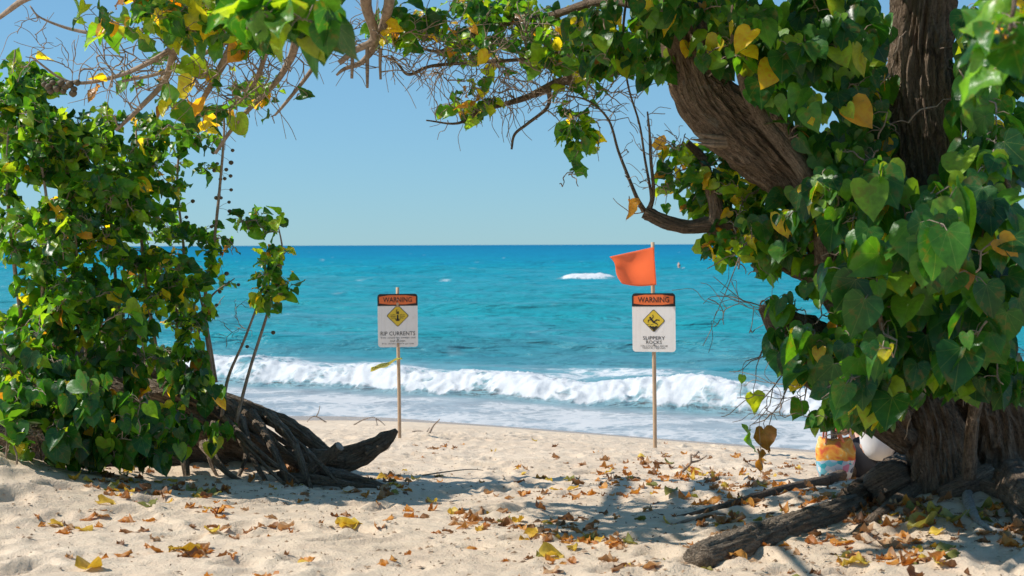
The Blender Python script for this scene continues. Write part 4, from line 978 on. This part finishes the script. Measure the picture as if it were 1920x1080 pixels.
def warning_sign(px, base_py, top_py, panel_c, d, yaw, lean, label, kind):
    g = at(px, base_py, d); g.z = zs(g.x, g.y)
    root = empty('warning_sign', g); tag(root, label, 'sign', 'warning signs on wooden posts'); root.rotation_euler = (0, lean, 0)
    H = at(px, top_py, d).z - g.z
    pts = [Vector((0, 0, -.25)), Vector((.002, 0, H * .3)), Vector((-.002, 0, H * .7)), Vector((0, 0, H))]
    v, f, _ = tube(pts, [.021, .021, .020, .019], 14, 5, 0, .05); local_part('post', v, f, 'post_wood', root, True)
    W, HH = .457, .61; cz = at(px, panel_c, d).z - g.z
    pe = bpy.data.objects.new('panel', None)
    v, f = slab(rrect(W, HH, .035), -.0025, .0025); me = mesh_np('panel', np.array(v), [list(q) for q in f], False); me.materials.append(M['sign_white'])
    pe = bpy.data.objects.new('panel', me); col.objects.link(pe); pe.parent = root; pe.location = (0, -.028, cz); pe.rotation_euler = (0, 0, yaw)
    fy = -.0045
    hh = .137; zt = HH / 2
    hb = [(x, z + 0) for x, z in rrect(W + .002, HH + .002, .036) if z > zt - .04] 
    hb = [(-W / 2 - .001, zt - hh), (W / 2 + .001, zt - hh)] + [p for p in hb]
    local_part('header', *slab(hb, fy, -.0026), 'sign_black', pe)
    ow, oz = W / 2 - .018, zt - hh / 2 + .002
    oc = [(-ow, oz - .040), (-ow, oz + .036), (-ow * .45, oz + .052), (ow * .45, oz + .052), (ow, oz + .036), (ow, oz - .040), (ow * .45, oz - .054), (-ow * .45, oz - .054)][::-1]
    local_part('header_band', *slab(oc, fy - .0015, fy - .0001), 'sign_orange', pe)
    def txt(s, z, w, h, name='lettering', y=fy, bold=.012, x=0):
        v, f = text_np(s, w, h, bold); v[:, 1] += y; v[:, 2] += z; v[:, 0] += x; local_part(name, v, f, 'sign_black', pe)
    txt('WARNING', oz, .330, .058, y=fy - .003, bold=.010)
    dz = .055 if kind == 'rip' else .020
    dc = .130 if kind == 'rip' else .122
    dia = lambda r: [(0, r), (-r, 0), (0, -r), (r, 0)]
    def rd(r, q=.014):
        out = []
        for (ax, az), (tx, tz) in (((0, r), (1, 0)), ((-r, 0), (0, 1)), ((0, -r), (1, 0)), ((r, 0), (0, 1))):
            sx = -1 if (ax, az) in ((0, r),) else 1
            out.append((ax, az))
        res = []
        n = len(out)
        for i, p in enumerate(out):
            a, b = out[i - 1], out[(i + 1) % n]
            ua = ((a[0] - p[0]), (a[1] - p[1])); ub = ((b[0] - p[0]), (b[1] - p[1])); la = math.hypot(*ua)
            res += [(p[0] + ua[0] / la * q, p[1] + ua[1] / la * q), (p[0] + (ua[0] + ub[0]) / la * q * .35, p[1] + (ua[1] + ub[1]) / la * q * .35), (p[0] + ub[0] / la * q, p[1] + ub[1] / la * q)]
        return res
    sh = lambda poly: [(x, z + dz) for x, z in poly]
    local_part('diamond', *slab(sh(rd(dc)), fy, -.0026), 'sign_black', pe)
    local_part('diamond_face', *slab(sh(rd(dc - .009)), fy - .0015, fy - .0001), 'sign_yellow', pe)
    pic = MB(); yy = fy - .003
    def poly(P): pic.add([(x, yy, z + dz) for x, z in P], [tuple(range(len(P)))])
    circ = lambda cx, cz_, r: [(cx + r * math.cos(a * math.pi / 5), cz_ + r * math.sin(a * math.pi / 5)) for a in range(10)]
    if kind == 'rip':
        poly(circ(.004, .040, .012)); poly([(-.014, .020), (.018, .020), (.016, .030), (-.004, .030)]); poly(stroke((-.012, .022), (-.014, .055), .008)); poly(stroke((-.014, .053), (-.006, .072), .007))
        poly([(-.008, .012), (.008, .012), (.011, -.028), (.020, -.060), (-.020, -.060), (-.011, -.028)])
        for z in (.010, -.008, -.026):
            for sgn in (-1, 1):
                for a, b in (((.020, z - .004), (.042, z + .003)), ((.040, z + .003), (.060, z - .003)), ((.058, z - .003), (.086 - abs(z) * .6, z + .001))): poly(stroke((a[0] * sgn, a[1]), (b[0] * sgn, b[1]), .005))
        for sgn in (-1, 1): poly(stroke((.030 * sgn, -.034), (.016 * sgn, -.052), .006))
    else:
        poly(circ(-.036, .030, .012)); poly([(-.034, .020), (-.020, .022), (.012, -.014), (-.006, -.024), (-.030, .002)])
        poly(stroke((-.024, .016), (-.004, .040), .009)); poly(stroke((-.004, .040), (-.010, .062), .008)); poly(stroke((-.032, .010), (-.056, .006), .009)); poly(stroke((-.056, .008), (-.058, -.018), .008))
        poly(stroke((.004, -.012), (.036, .012), .013)); poly(stroke((.034, .010), (.062, .004), .010)); poly(stroke((.000, -.018), (.030, -.028), .013)); poly(stroke((.028, -.026), (.044, -.048), .010))
        poly([(-.058, -.052), (-.046, -.056), (-.034, -.050), (-.020, -.062), (-.008, -.054), (.008, -.064), (.024, -.052), (.040, -.060), (.056, -.054), (.002, -.108)])
        poly(stroke((-.070, -.040), (-.040, -.036), .004)); poly(stroke((-.034, -.040), (-.004, -.036), .004))
    po = pic.build('pictogram', M['sign_black'], None, False); po.parent = pe
    if kind == 'rip':
        txt('RIP CURRENTS', -.148, .395, .046, bold=.004); txt('You could be swept out', -.198, .405, .028, bold=0); txt('and drown.', -.232, .18, .025, bold=0); txt('If in doubt, don\'t go out', -.266, .365, .022, bold=0)
    else:
        txt('SLIPPERY', -.160, .235, .036, bold=.006); txt('ROCKS', -.204, .165, .036, bold=.006); txt('YOU COULD FALL AND BE', -.243, .290, .019, bold=0); txt('SERIOUSLY INJURED', -.267, .240, .019, bold=0)
    for z in ((zt - .065, -.218) if kind == 'rip' else (zt - .062, -.232)):
        v, f, _ = tube([Vector((0, fy - .010, z)), Vector((0, -.0026, z))], [.007, .009], 8, 1); local_part('bolt', v, f, 'bolt_metal', pe)
    if kind == 'rip':
        for z0, z1 in ((zt - .150, zt - .10), (-.302, -.255)):
            pic2 = MB(); pic2.box((0, -.0085, (z0 + z1) / 2), (.026, .010, z1 - z0)); o = pic2.build('cleat', M['post_wood'], None, False); o.parent = pe
    return root
warning_sign(748, 806, 538, 600, 16.3, math.radians(1.5), math.radians(-.4), 'rip currents warning sign on a wooden post near the driftwood log', 'rip')
warning_sign(1227, 841, 455, 605.5, 14.8, math.radians(-18), math.radians(-.6), 'slippery rocks warning sign on a taller wooden post below the orange flag', 'slip')

def cloth(name, P, nu, nv, fn, mat, label, cat):
    """P(u, v) -> Vector"""
    v = [fn(i / nu, j / nv) for j in range(nv + 1) for i in range(nu + 1)]
    f = [(j * (nu + 1) + i, j * (nu + 1) + i + 1, (j + 1) * (nu + 1) + i + 1, (j + 1) * (nu + 1) + i) for j in range(nv) for i in range(nu)]
    base = v[0]; me = mesh_np(name, np.array([tuple(p - base) for p in v]), f); me.materials.append(M[mat])
    o = bpy.data.objects.new(name, me); col.objects.link(o); o.location = base
    m = o.modifiers.new('thickness', 'SOLIDIFY'); m.thickness = .0012
    tag(o, label, cat); return o
m, nt, b = nmat('flag_cloth'); b.inputs['Base Color'].default_value = (0.85, 0.165, 0.065, 1); b.inputs['Roughness'].default_value = .7
pos = nd(nt, 'ShaderNodeTexCoord').outputs['Object']
lk(nt, ramp_out(nt, noise(nt, pos, 14, 4), [(.3, (.90, .27, .13)), (.7, (.97, .33, .17))]), b.inputs['Base Color'])
tr = nd(nt, 'ShaderNodeBsdfTranslucent'); tr.inputs['Color'].default_value = (1.0, .42, .22, 1)
mx = nd(nt, 'ShaderNodeMixShader'); mx.inputs[0].default_value = .75; lk(nt, b.outputs[0], mx.inputs[1]); lk(nt, tr.outputs[0], mx.inputs[2]); lk(nt, mx.outputs[0], nt.nodes['Material Output'].inputs['Surface'])
M['flag'] = m
FT, FB, FL, FLB = at(1226, 464, 14.77), at(1231, 535, 14.77), at(1143, 482, 14.32), at(1166, 532, 14.30)
def flag_fn(u, v):
    a = FT.lerp(FL, u); b_ = FB.lerp(FLB, u); p = a.lerp(b_, v)
    p.z += -.020 * math.sin(u * math.pi) * v + .012 * math.sin(v * math.pi) * u
    fold = .055 * u * math.sin(u * 5.0 - v * 3.2 + .6) + .035 * u * math.sin(v * 5.5 + u * 2)
    p.y += -fold - .05 * u * v; p.x += .02 * math.sin(v * 6) * u
    return p
cloth('warning_flag', None, 26, 18, flag_fn, 'flag', 'orange cloth flag fluttering left from the slippery rocks sign post', 'flag')
T0, T1 = at(748, 672, 16.27), at(695, 691, 16.1)
def tape_fn(u, v):
    p = T0.lerp(T1, u) + Vector((0, .03 * math.sin(u * 7), -.012 * math.sin(u * 3.1) + .008 * math.sin(u * 12)))
    w = .055 * (.35 + .65 * min(1, u * 2.2)); return p + Vector((-.010 * v, .02 * v * math.sin(u * 9), (.5 - v) * w))
tp = cloth('caution_tape', None, 24, 4, tape_fn, 'tape', 'torn strip of yellow caution tape tied to the rip currents sign post', 'tape')
v, f = text_np('CAUTION', .20, .028, .01)
ang = math.atan2(T1.z - T0.z, T1.x - T0.x) + math.pi
ca, sa = math.cos(ang), math.sin(ang); c_ = T0.lerp(T1, .66)
v2 = np.stack([v[:, 0] * ca - v[:, 2] * sa, np.full(len(v), -.045), v[:, 0] * sa + v[:, 2] * ca], 1)
local_part('lettering', v2 + np.array(c_ - T0) - np.array([0, 0, .004]), f, 'sign_black', tp)
tp.children[0].location = (tp.location * -1) + T0
kn, kf, _ = tube([T0 + Vector((math.cos(a) * .027, math.sin(a) * .027 + .03, .004 * math.sin(3 * a))) for a in [k * math.pi / 6 for k in range(13)]], [.007] * 13, 6, 1)
MB().add(kn, kf).build('knot', M['tape'], tp)

# ------------------------------------------------------------------ person with a beach bag behind the tree, surfer far out
plain('skin', (0.56, 0.33, 0.24), .5, .08, 10); plain('shirt', (0.78, 0.76, 0.74), .8, .05, 10); plain('shorts', (0.03, 0.03, 0.035), .8, .1, 10); plain('hair', (0.10, 0.06, 0.035), .6, .3, 60)
plain('board_white', (0.8, 0.8, 0.78), .3, .03, 4)
def skin_mesh(V, E, Rr, levels=2):
    me = bpy.data.meshes.new('tmp'); me.from_pydata(V, E, []); o = bpy.data.objects.new('tmp', me); col.objects.link(o)
    sk = o.modifiers.new('skin', 'SKIN')
    for i, r in enumerate(Rr):
        d = me.skin_vertices[0].data[i]; d.radius = (r, r) if not isinstance(r, tuple) else r; d.use_root = (i == 0)
    o.modifiers.new('sub', 'SUBSURF').levels = levels
    out = bpy.data.meshes.new_from_object(o.evaluated_get(bpy.context.evaluated_depsgraph_get()))
    bpy.data.objects.remove(o); out.polygons.foreach_set('use_smooth', np.ones(len(out.polygons), bool)); return out
def put(name, me, mat, parent=None, loc=(0, 0, 0)):
    me.materials.clear(); me.materials.append(M[mat]); me.name = name
    o = bpy.data.objects.new(name, me); col.objects.link(o); o.parent = parent; o.location = loc; return o
def seated_person():
    gx, gy = 2.80, 10.9; root = empty('person', (gx, gy, zs(gx, gy)))
    tag(root, 'person in a pale top sitting on the sand behind the tree beside a bag', 'person')
    J = dict(pel=(0, 0, .13), spine=(.05, .02, .33), chest=(.03, .02, .50), neck=(-.01, .01, .62), head=(-.04, 0, .71), top=(-.05, 0, .84),
             shl=(.02, -.17, .555), ell=(-.10, -.24, .33), wrl=(-.20, -.24, .40), hal=(-.265, -.23, .415), shr=(.02, .20, .555), elr=(-.02, .28, .32), wrr=(-.20, .22, .30), har=(-.27, .20, .30),
             hil=(-.03, -.09, .12), knl=(-.33, -.14, .40), anl=(-.36, -.15, .06), tol=(-.50, -.17, .035), hir=(-.03, .10, .12), knr=(-.36, .14, .40), anr=(-.42, .15, .06), tor=(-.56, .16, .035))
    rad = dict(pel=.135, spine=.12, chest=.125, neck=.055, head=.088, top=.06, shl=.06, ell=.042, wrl=.028, hal=.03, shr=.06, elr=.042, wrr=.028, har=.03, hil=.095, knl=.058, anl=.038, tol=.03, hir=.095, knr=.058, anr=.038, tor=.03)
    E = [('pel', 'spine'), ('spine', 'chest'), ('chest', 'neck'), ('neck', 'head'), ('head', 'top'), ('chest', 'shl'), ('shl', 'ell'), ('ell', 'wrl'), ('wrl', 'hal'), ('chest', 'shr'), ('shr', 'elr'), ('elr', 'wrr'), ('wrr', 'har'),
         ('pel', 'hil'), ('hil', 'knl'), ('knl', 'anl'), ('anl', 'tol'), ('pel', 'hir'), ('hir', 'knr'), ('knr', 'anr'), ('anr', 'tor')]
    for sgn, h in ((-1, 'hal'), (1, 'har')):
        for k in range(5):
            b0 = Vector(J[h]); ln = (.045, .07, .078, .072, .055)[k]
            a = b0 + Vector((-.01 - .02 * (k > 0), (k - 2) * .017, .01 - .012 * (k == 0))); c = a + Vector((-ln * .6, (k - 2) * .004, -.01)); d = c + Vector((-ln * .3, 0, -ln * .45))
            for nm, p, rr_ in ((f'{h}{k}a', a, .009), (f'{h}{k}b', c, .0085), (f'{h}{k}c', d, .007)): J[nm] = tuple(p); rad[nm] = rr_
            E += [(h, f'{h}{k}a'), (f'{h}{k}a', f'{h}{k}b'), (f'{h}{k}b', f'{h}{k}c')]
    def sk(names, scale=1.0, add=0.0, trim=None):
        nm = [n for n in J if n in names]; ix = {n: i for i, n in enumerate(nm)}
        return skin_mesh([J[n] for n in nm], [(ix[a], ix[b]) for a, b in E if a in ix and b in ix], [rad[n] * scale + add for n in nm])
    put('body', sk(set(J)), 'skin', root)
    J2 = dict(J); J['ell'] = tuple(Vector(J['shl']).lerp(Vector(J['ell']), .6)); J['elr'] = tuple(Vector(J['shr']).lerp(Vector(J['elr']), .6))
    put('shirt', sk({'pel', 'spine', 'chest', 'shl', 'ell', 'shr', 'elr'}, 1.08, .008), 'shirt', root); J.update(J2)
    J['knl'] = tuple(Vector(J['hil']).lerp(Vector(J['knl']), .6)); J['knr'] = tuple(Vector(J['hir']).lerp(Vector(J['knr']), .6))
    put('shorts', sk({'pel', 'hil', 'knl', 'hir', 'knr'}, 1.05, .014), 'shorts', root)
    root.rotation_euler = (0, 0, math.radians(-100))
    h = Vector(J['head'])
    v, f = ball((0, 0, 0), 1, 1, 14); v = np.array(v) * np.array([.105, .093, .115]) + np.array(h + Vector((.018, 0, .055))); local_part('hair', v, f, 'hair', root, True)
    v, f, _ = tube([h + Vector((.07, 0, .05)), h + Vector((.10, 0, -.06)), h + Vector((.09, 0, -.18))], [.05, .045, .02], 10, 4); local_part('hair_tail', v, f, 'hair', root, True)
    v, f, _ = tube([h + Vector((-.083, 0, .03)), h + Vector((-.108, 0, -.005)), h + Vector((-.085, 0, -.015))], [.008, .014, .012], 8, 3); local_part('nose', v, f, 'skin', root, True)
    for sy in (-.033, .033):
        v, f = ball(tuple(h + Vector((-.083, sy, .03))), .011, 1); local_part('eye', v, f, 'shorts', root, True)
    v, f = ball(tuple(h + Vector((-.080, 0, -.045))), .012, .5); local_part('mouth', np.array(v), f, 'skin', root, True)
seated_person()

def bag_thing():
    m, nt, b = nmat('bag_print'); tc = nd(nt, 'ShaderNodeTexCoord').outputs['Object']
    sep = nd(nt, 'ShaderNodeSeparateXYZ'); lk(nt, tc, sep.inputs[0])
    vor = nd(nt, 'ShaderNodeTexVoronoi'); vor.inputs['Scale'].default_value = 26; lk(nt, tc, vor.inputs['Vector'])
    low = ramp_out(nt, nd_sep(nt, vor.outputs['Color']), [(0, (.45, .55, .66)), (.3, (.16, .50, .62)), (.5, (.03, .38, .46)), (.68, (.62, .22, .34)), (.82, (.70, .70, .70)), (.92, (.07, .09, .16))], 'CONSTANT')
    hi = ramp_out(nt, noise(nt, tc, 11, 3, .5, 1.2), [(.38, (.70, .10, .03)), (.46, (.80, .26, .03)), (.56, (.85, .40, .05)), (.66, (.78, .58, .30))])
    k = math_n(nt, 'GREATER_THAN', math_n(nt, 'ADD', sep.outputs[2], math_n(nt, 'MULTIPLY', noise(nt, tc, 8, 2), .05)), .165)
    lk(nt, mixc(nt, k, low, hi), b.inputs['Base Color']); b.inputs['Roughness'].default_value = .6; M['bag'] = m
    plain('bag_strap', (0.80, 0.26, 0.14), .7, .1, 20); plain('bag_inside', (.05, .04, .04), .8, .1, 10)
    gx, gy = (1567 - 960) / F_PX * 10.3, 10.3; root = empty('beach_bag', (gx, gy, zs(gx, gy)))
    tag(root, 'orange and turquoise printed tote bag standing on the sand behind the tree', 'bag')
    n = 40; v = []; f = []
    rows = [(0, .095, .06), (.004, .108, .07), (.06, .122, .08), (.14, .136, .085), (.22, .138, .07), (.28, .118, .045), (.30, .110, .035)]
    for j, (z, a, c) in enumerate(rows):
        for i in range(n):
            t = 2 * math.pi * i / n; q = (abs(math.cos(t)) ** 4 + abs(math.sin(t)) ** 4) ** -.25
            w = 1 + .05 * math.sin(t * 5 + j) * (z > .02); v.append((a * q * math.cos(t) * w, c * q * math.sin(t) * w, z + .012 * math.cos(2 * t) * (j > 4)))
    for j in range(len(rows) - 1):
        for i in range(n): f.append((j * n + i, j * n + (i + 1) % n, (j + 1) * n + (i + 1) % n, (j + 1) * n + i))
    f.append(tuple(range(n - 1, -1, -1)))
    o = local_part('bag_body', v, f, 'bag', root, True); o.modifiers.new('t', 'SOLIDIFY').thickness = .004
    for sy in (-1, 1):
        pts = [Vector((-.075, sy * .045, .26)), Vector((-.07, sy * .04, .36)), Vector((-.035, sy * .02, .43)), Vector((.0, sy * .03, .40)), Vector((.05, sy * .045, .27))]
        vv, ff, _ = tube(pts, [.013] * 5, 8, 6, flat=.35); local_part('handle', vv, ff, 'bag_strap', root, True)
    vv, ff, _ = tube([Vector((-.02, -.05, .30)), Vector((-.03, -.03, .42))], [.022, .014], 8, 3); local_part('bottle', vv, ff, 'bag_inside', root, True)
def nd_sep(nt, c):
    n = nt.nodes.new('ShaderNodeSeparateColor'); nt.links.new(c, n.inputs[0]); return n.outputs[0]
bag_thing()

def surfer():
    p = at(1272, 510, 160); p.z = .18; root = empty('surfer', p); tag(root, 'distant surfer sitting on a white board out on the water', 'surfer')
    prof = [(-1.1, .02), (-1.0, .16), (-.5, .26), (.2, .27), (.8, .18), (1.1, .02)]
    poly = [(x, w) for x, w in prof] + [(x, -w) for x, w in prof[::-1]]
    v = [(x, y, .06 + .05 * (abs(x) > .9)) for x, y in poly] + [(x, y, 0) for x, y in poly]; n = len(poly)
    f = [tuple(range(n)), tuple(range(2 * n - 1, n - 1, -1))] + [(i, (i + 1) % n, (i + 1) % n + n, i + n) for i in range(n)]
    local_part('surfboard', v, f, 'board_white', root)
    me = skin_mesh([(0, 0, .14), (.02, 0, .38), (.05, 0, .62), (.06, 0, .74), (.07, 0, .88), (.06, .2, .58), (.25, .28, .32), (.06, -.2, .58), (.25, -.28, .32), (.35, .3, .02), (.35, -.3, .02)],
                   [(0, 1), (1, 2), (2, 3), (3, 4), (2, 5), (5, 6), (2, 7), (7, 8), (0, 9), (0, 10)], [.14, .15, .14, .07, .11, .07, .05, .07, .05, .07, .07], 1)
    put('body', me, 'skin', root); root.rotation_euler = (0, 0, math.radians(25)); root.scale = (.8, .8, .8)
surfer()

# ------------------------------------------------------------------ fallen leaves and litter
def litter():
    r = random.Random(77); cand = []
    zones = [  # (cx, cy, sx, sy, n, weights brown orange yellow olive, place)
        (330, 985, 330, 55, 70, (.5, .3, .17, .03), 'on the sand in the left foreground'),
        (420, 905, 190, 26, 60, (.5, .2, .17, .13), 'in the shade at the foot of the shrub'),
        (640, 915, 110, 22, 45, (.6, .2, .12, .08), 'beside the driftwood log'),
        (880, 875, 220, 40, 55, (.6, .3, .08, .02), 'on open sand between the two signs'),
        (1310, 890, 170, 34, 135, (.45, .4, .13, .02), 'below the slippery rocks sign'),
        (950, 960, 230, 45, 60, (.5, .36, .1, .04), 'in the middle of the sandy path'),
        (900, 1040, 330, 34, 28, (.45, .35, .15, .05), 'on the sand along the lower edge'),
        (1450, 960, 170, 26, 110, (.5, .3, .12, .08), 'beside the long tree root'),
        (1720, 985, 150, 45, 110, (.52, .2, .13, .15), 'among the roots under the big tree'),
        (1480, 1050, 250, 25, 40, (.5, .25, .12, .13), 'in the dappled shade at lower right')]
    mats = ('brown_leaf', 'orange_leaf', 'yellow_leaf', 'olive_leaf'); words = ('crumpled brown', 'curled orange', 'yellow', 'olive green')
    items = []
    def place(px, py, c, zone, size=None):
        g = ground_hit(px, py); z = zs(g.x, g.y)
        if g.y > 17.5 or g.y + .65 * g.x > 20.6: return
        size = size or (r.uniform(.03, .076) if c < 2 else r.uniform(.042, .082))
        n = Vector((r.gauss(0, .2), r.gauss(0, .2), 1)); a = r.uniform(0, 6.28)
        t = Vector((math.cos(a), math.sin(a), r.gauss(0, .15)))
        style = 'dry' if c < 2 or r.random() < .25 else 'curl'; k = r.randrange(len(LEAF[style]))
        m = leaf_matrix(Vector((0, 0, 0)), t, n, size)
        V = LEAF[style][k][0] @ np.array(m.to_3x3()).T
        m.translation = Vector((g.x, g.y, z - V[:, 2].min() * .45 - .003))
        items.append((size / g.y * (1.2 if 0 < px < 1920 and py < 1080 else 0), m, style, k, c, zone))
    special = [(648, 988, 2, 0), (185, 945, 2, 0), (395, 1005, 2, 0), (1020, 1050, 2, 6), (640, 990, 2, 0), (275, 950, 3, 0), (350, 1035, 2, 0), (160, 1072, 2, 0), (1565, 1030, 1, 8), (1700, 985, 3, 8), (1790, 990, 3, 8), (1740, 995, 3, 8), (1800, 915, 2, 8), (1850, 912, 2, 8)]
    for (px, py, c, zn) in special: place(px, py, c, zn, r.uniform(.09, .12))
    for zi, (cx, cy, sx, sy, n, w, pl) in enumerate(zones):
        nc = max(3, n // 9); cents = [(r.gauss(cx, sx * .8), r.gauss(cy, sy * .8)) for _ in range(nc)]
        for _ in range(int(n * 1.7)):
            if r.random() < .68:
                q = r.choice(cents); px, py = q[0] + r.gauss(0, 26), q[1] + r.gauss(0, 8)
            else: px, py = r.gauss(cx, sx), r.gauss(cy, sy)
            if not (-200 < px < 2100 and 800 < py < 1110): continue
            place(px, py, r.choices(range(4), w)[0], zi)
    items.sort(key=lambda t: -t[0])
    marks = [(748, 806, 'the rip currents sign post'), (1227, 841, 'the slippery rocks sign post'), (690, 880, 'the driftwood log'), (1295, 875, 'the branching brown stick'), (1310, 1055, 'the blunt big root end'),
             (1570, 885, 'the beach bag'), (1830, 985, 'the bleached root'), (250, 880, 'the shrub foot'), (560, 915, 'the shrub roots'), (1480, 995, 'the long root'), (1700, 950, 'the big tree base'),
             (30, 900, 'the green seedlings'), (955, 821, 'the bent twig'), (1300, 968, 'the crooked twig'), (1620, 900, 'the thin root'), (30, 1060, 'the lower left corner'), (1890, 1060, 'the lower right corner'), (700, 1070, 'the lower edge left half'), (1150, 1070, 'the lower edge right half'), (775, 974, 'the thin dark twig'), (400, 1000, 'the left leaf pile'), (1000, 960, 'the mid path hollows')]
    for (sc_, m, style, k, c, zi) in items[:300]:
        o = bpy.data.objects.new('fallen_leaf', leaf_data(style, k, mats[c])); col.objects.link(o); o.matrix_world = m; o.color = (r.random(), 0, 0, 1)
        x, y, f_ = to_px(m.translation); L = m.col[1].to_3d().length
        mk = min(marks, key=lambda q: math.hypot(q[0] - x, (q[1] - y) * 2)); dx, dy = x - mk[0], (y - mk[1]) * 2.2
        rel = ('well ' if math.hypot(dx, dy) > 110 else 'just ' if math.hypot(dx, dy) < 45 else '')
        rel += ('right of' if dx > 0 else 'left of') if abs(dx) > abs(dy) else ('in front of' if dy > 0 else 'behind')
        size = 'small ' if L < .05 else 'large ' if L > .085 else ''
        td = m.col[1].to_3d(); wd = words[c].split(' ', 1)[-1] if c < 2 else words[c]
        pt = ('right-pointing' if td.x > 0 else 'left-pointing') if abs(td.x) > abs(td.y) else ('away-pointing' if td.y > 0 else 'forward-pointing')
        tag(o, f'{size}{pt} {wd} leaf on sand {rel} {mk[2]}', 'leaf', 'fallen leaves scattered over the sand')
    rest = items[300:]
    for c in range(4):
        L = [(m, style, k, r.random()) for (_, m, style, k, cc, _) in rest if cc == c]
        if L:
            o = joined_leaves('leaf_litter', L, mats[c]); tag(o, f'thin scatter of small {words[c]} leaf litter over the sand', 'leaf litter')
    # crumbs of leaf and bark, far too many to count
    V, F_, Rn = [], [], []; n = 0
    for _ in range(3000):
        zi = r.randrange(len(zones)); cx, cy, sx, sy = zones[zi][:4]
        px, py = r.gauss(cx, sx * 1.25), r.gauss(cy, sy * 1.2)
        if not (-100 < px < 2020 and 805 < py < 1100): continue
        g = ground_hit(px, py)
        if g.y + .65 * g.x > 20.3: continue
        z = zs(g.x, g.y) + .003; s_ = .004 + .016 * r.random() ** 2.2; a = r.uniform(0, 6.28); e = r.uniform(.25, .8)
        c, s2 = math.cos(a) * s_, math.sin(a) * s_
        V += [(g.x + c, g.y + s2, z + r.uniform(0, .008)), (g.x - s2 * e, g.y + c * e, z + r.uniform(0, .008)), (g.x - c, g.y - s2, z + r.uniform(0, .008)), (g.x + s2 * e, g.y - c * e, z + r.uniform(0, .008)), (g.x, g.y, z + r.uniform(.004, .012))]
        F_ += [[n, n + 1, n + 4], [n + 1, n + 2, n + 4], [n + 2, n + 3, n + 4], [n + 3, n, n + 4]]; n += 5
    me = mesh_np('leaf_crumbs', np.array(V), np.array(F_), False)
    plain('crumb', (.24, .15, .085), .8, .8, 6); me.materials.append(M['crumb'])
    o = bpy.data.objects.new('leaf_crumbs', me); col.objects.link(o); tag(o, 'fine brown crumbs of leaf and bark scattered over the sand', 'debris', kind='stuff')
litter()
def stone(px, py, s, label):
    g = ground_hit(px, py); z = zs(g.x, g.y); v, f = ball((0, 0, 0), s, .6, 12); v = np.array(v); v *= (1 + .15 * perlin(v[:, 0] * 30 + px, v[:, 1] * 30, v[:, 2] * 30))[:, None]; v[:, 0] *= 1.4
    me = mesh_np('stone', v, f); me.materials.append(M['bleached_wood']); o = bpy.data.objects.new('stone', me); col.objects.link(o); o.location = (g.x, g.y, z + s * .35); tag(o, label, 'stone')
stone(443, 862, .032, 'small pale stone under the shrub beside the roots')
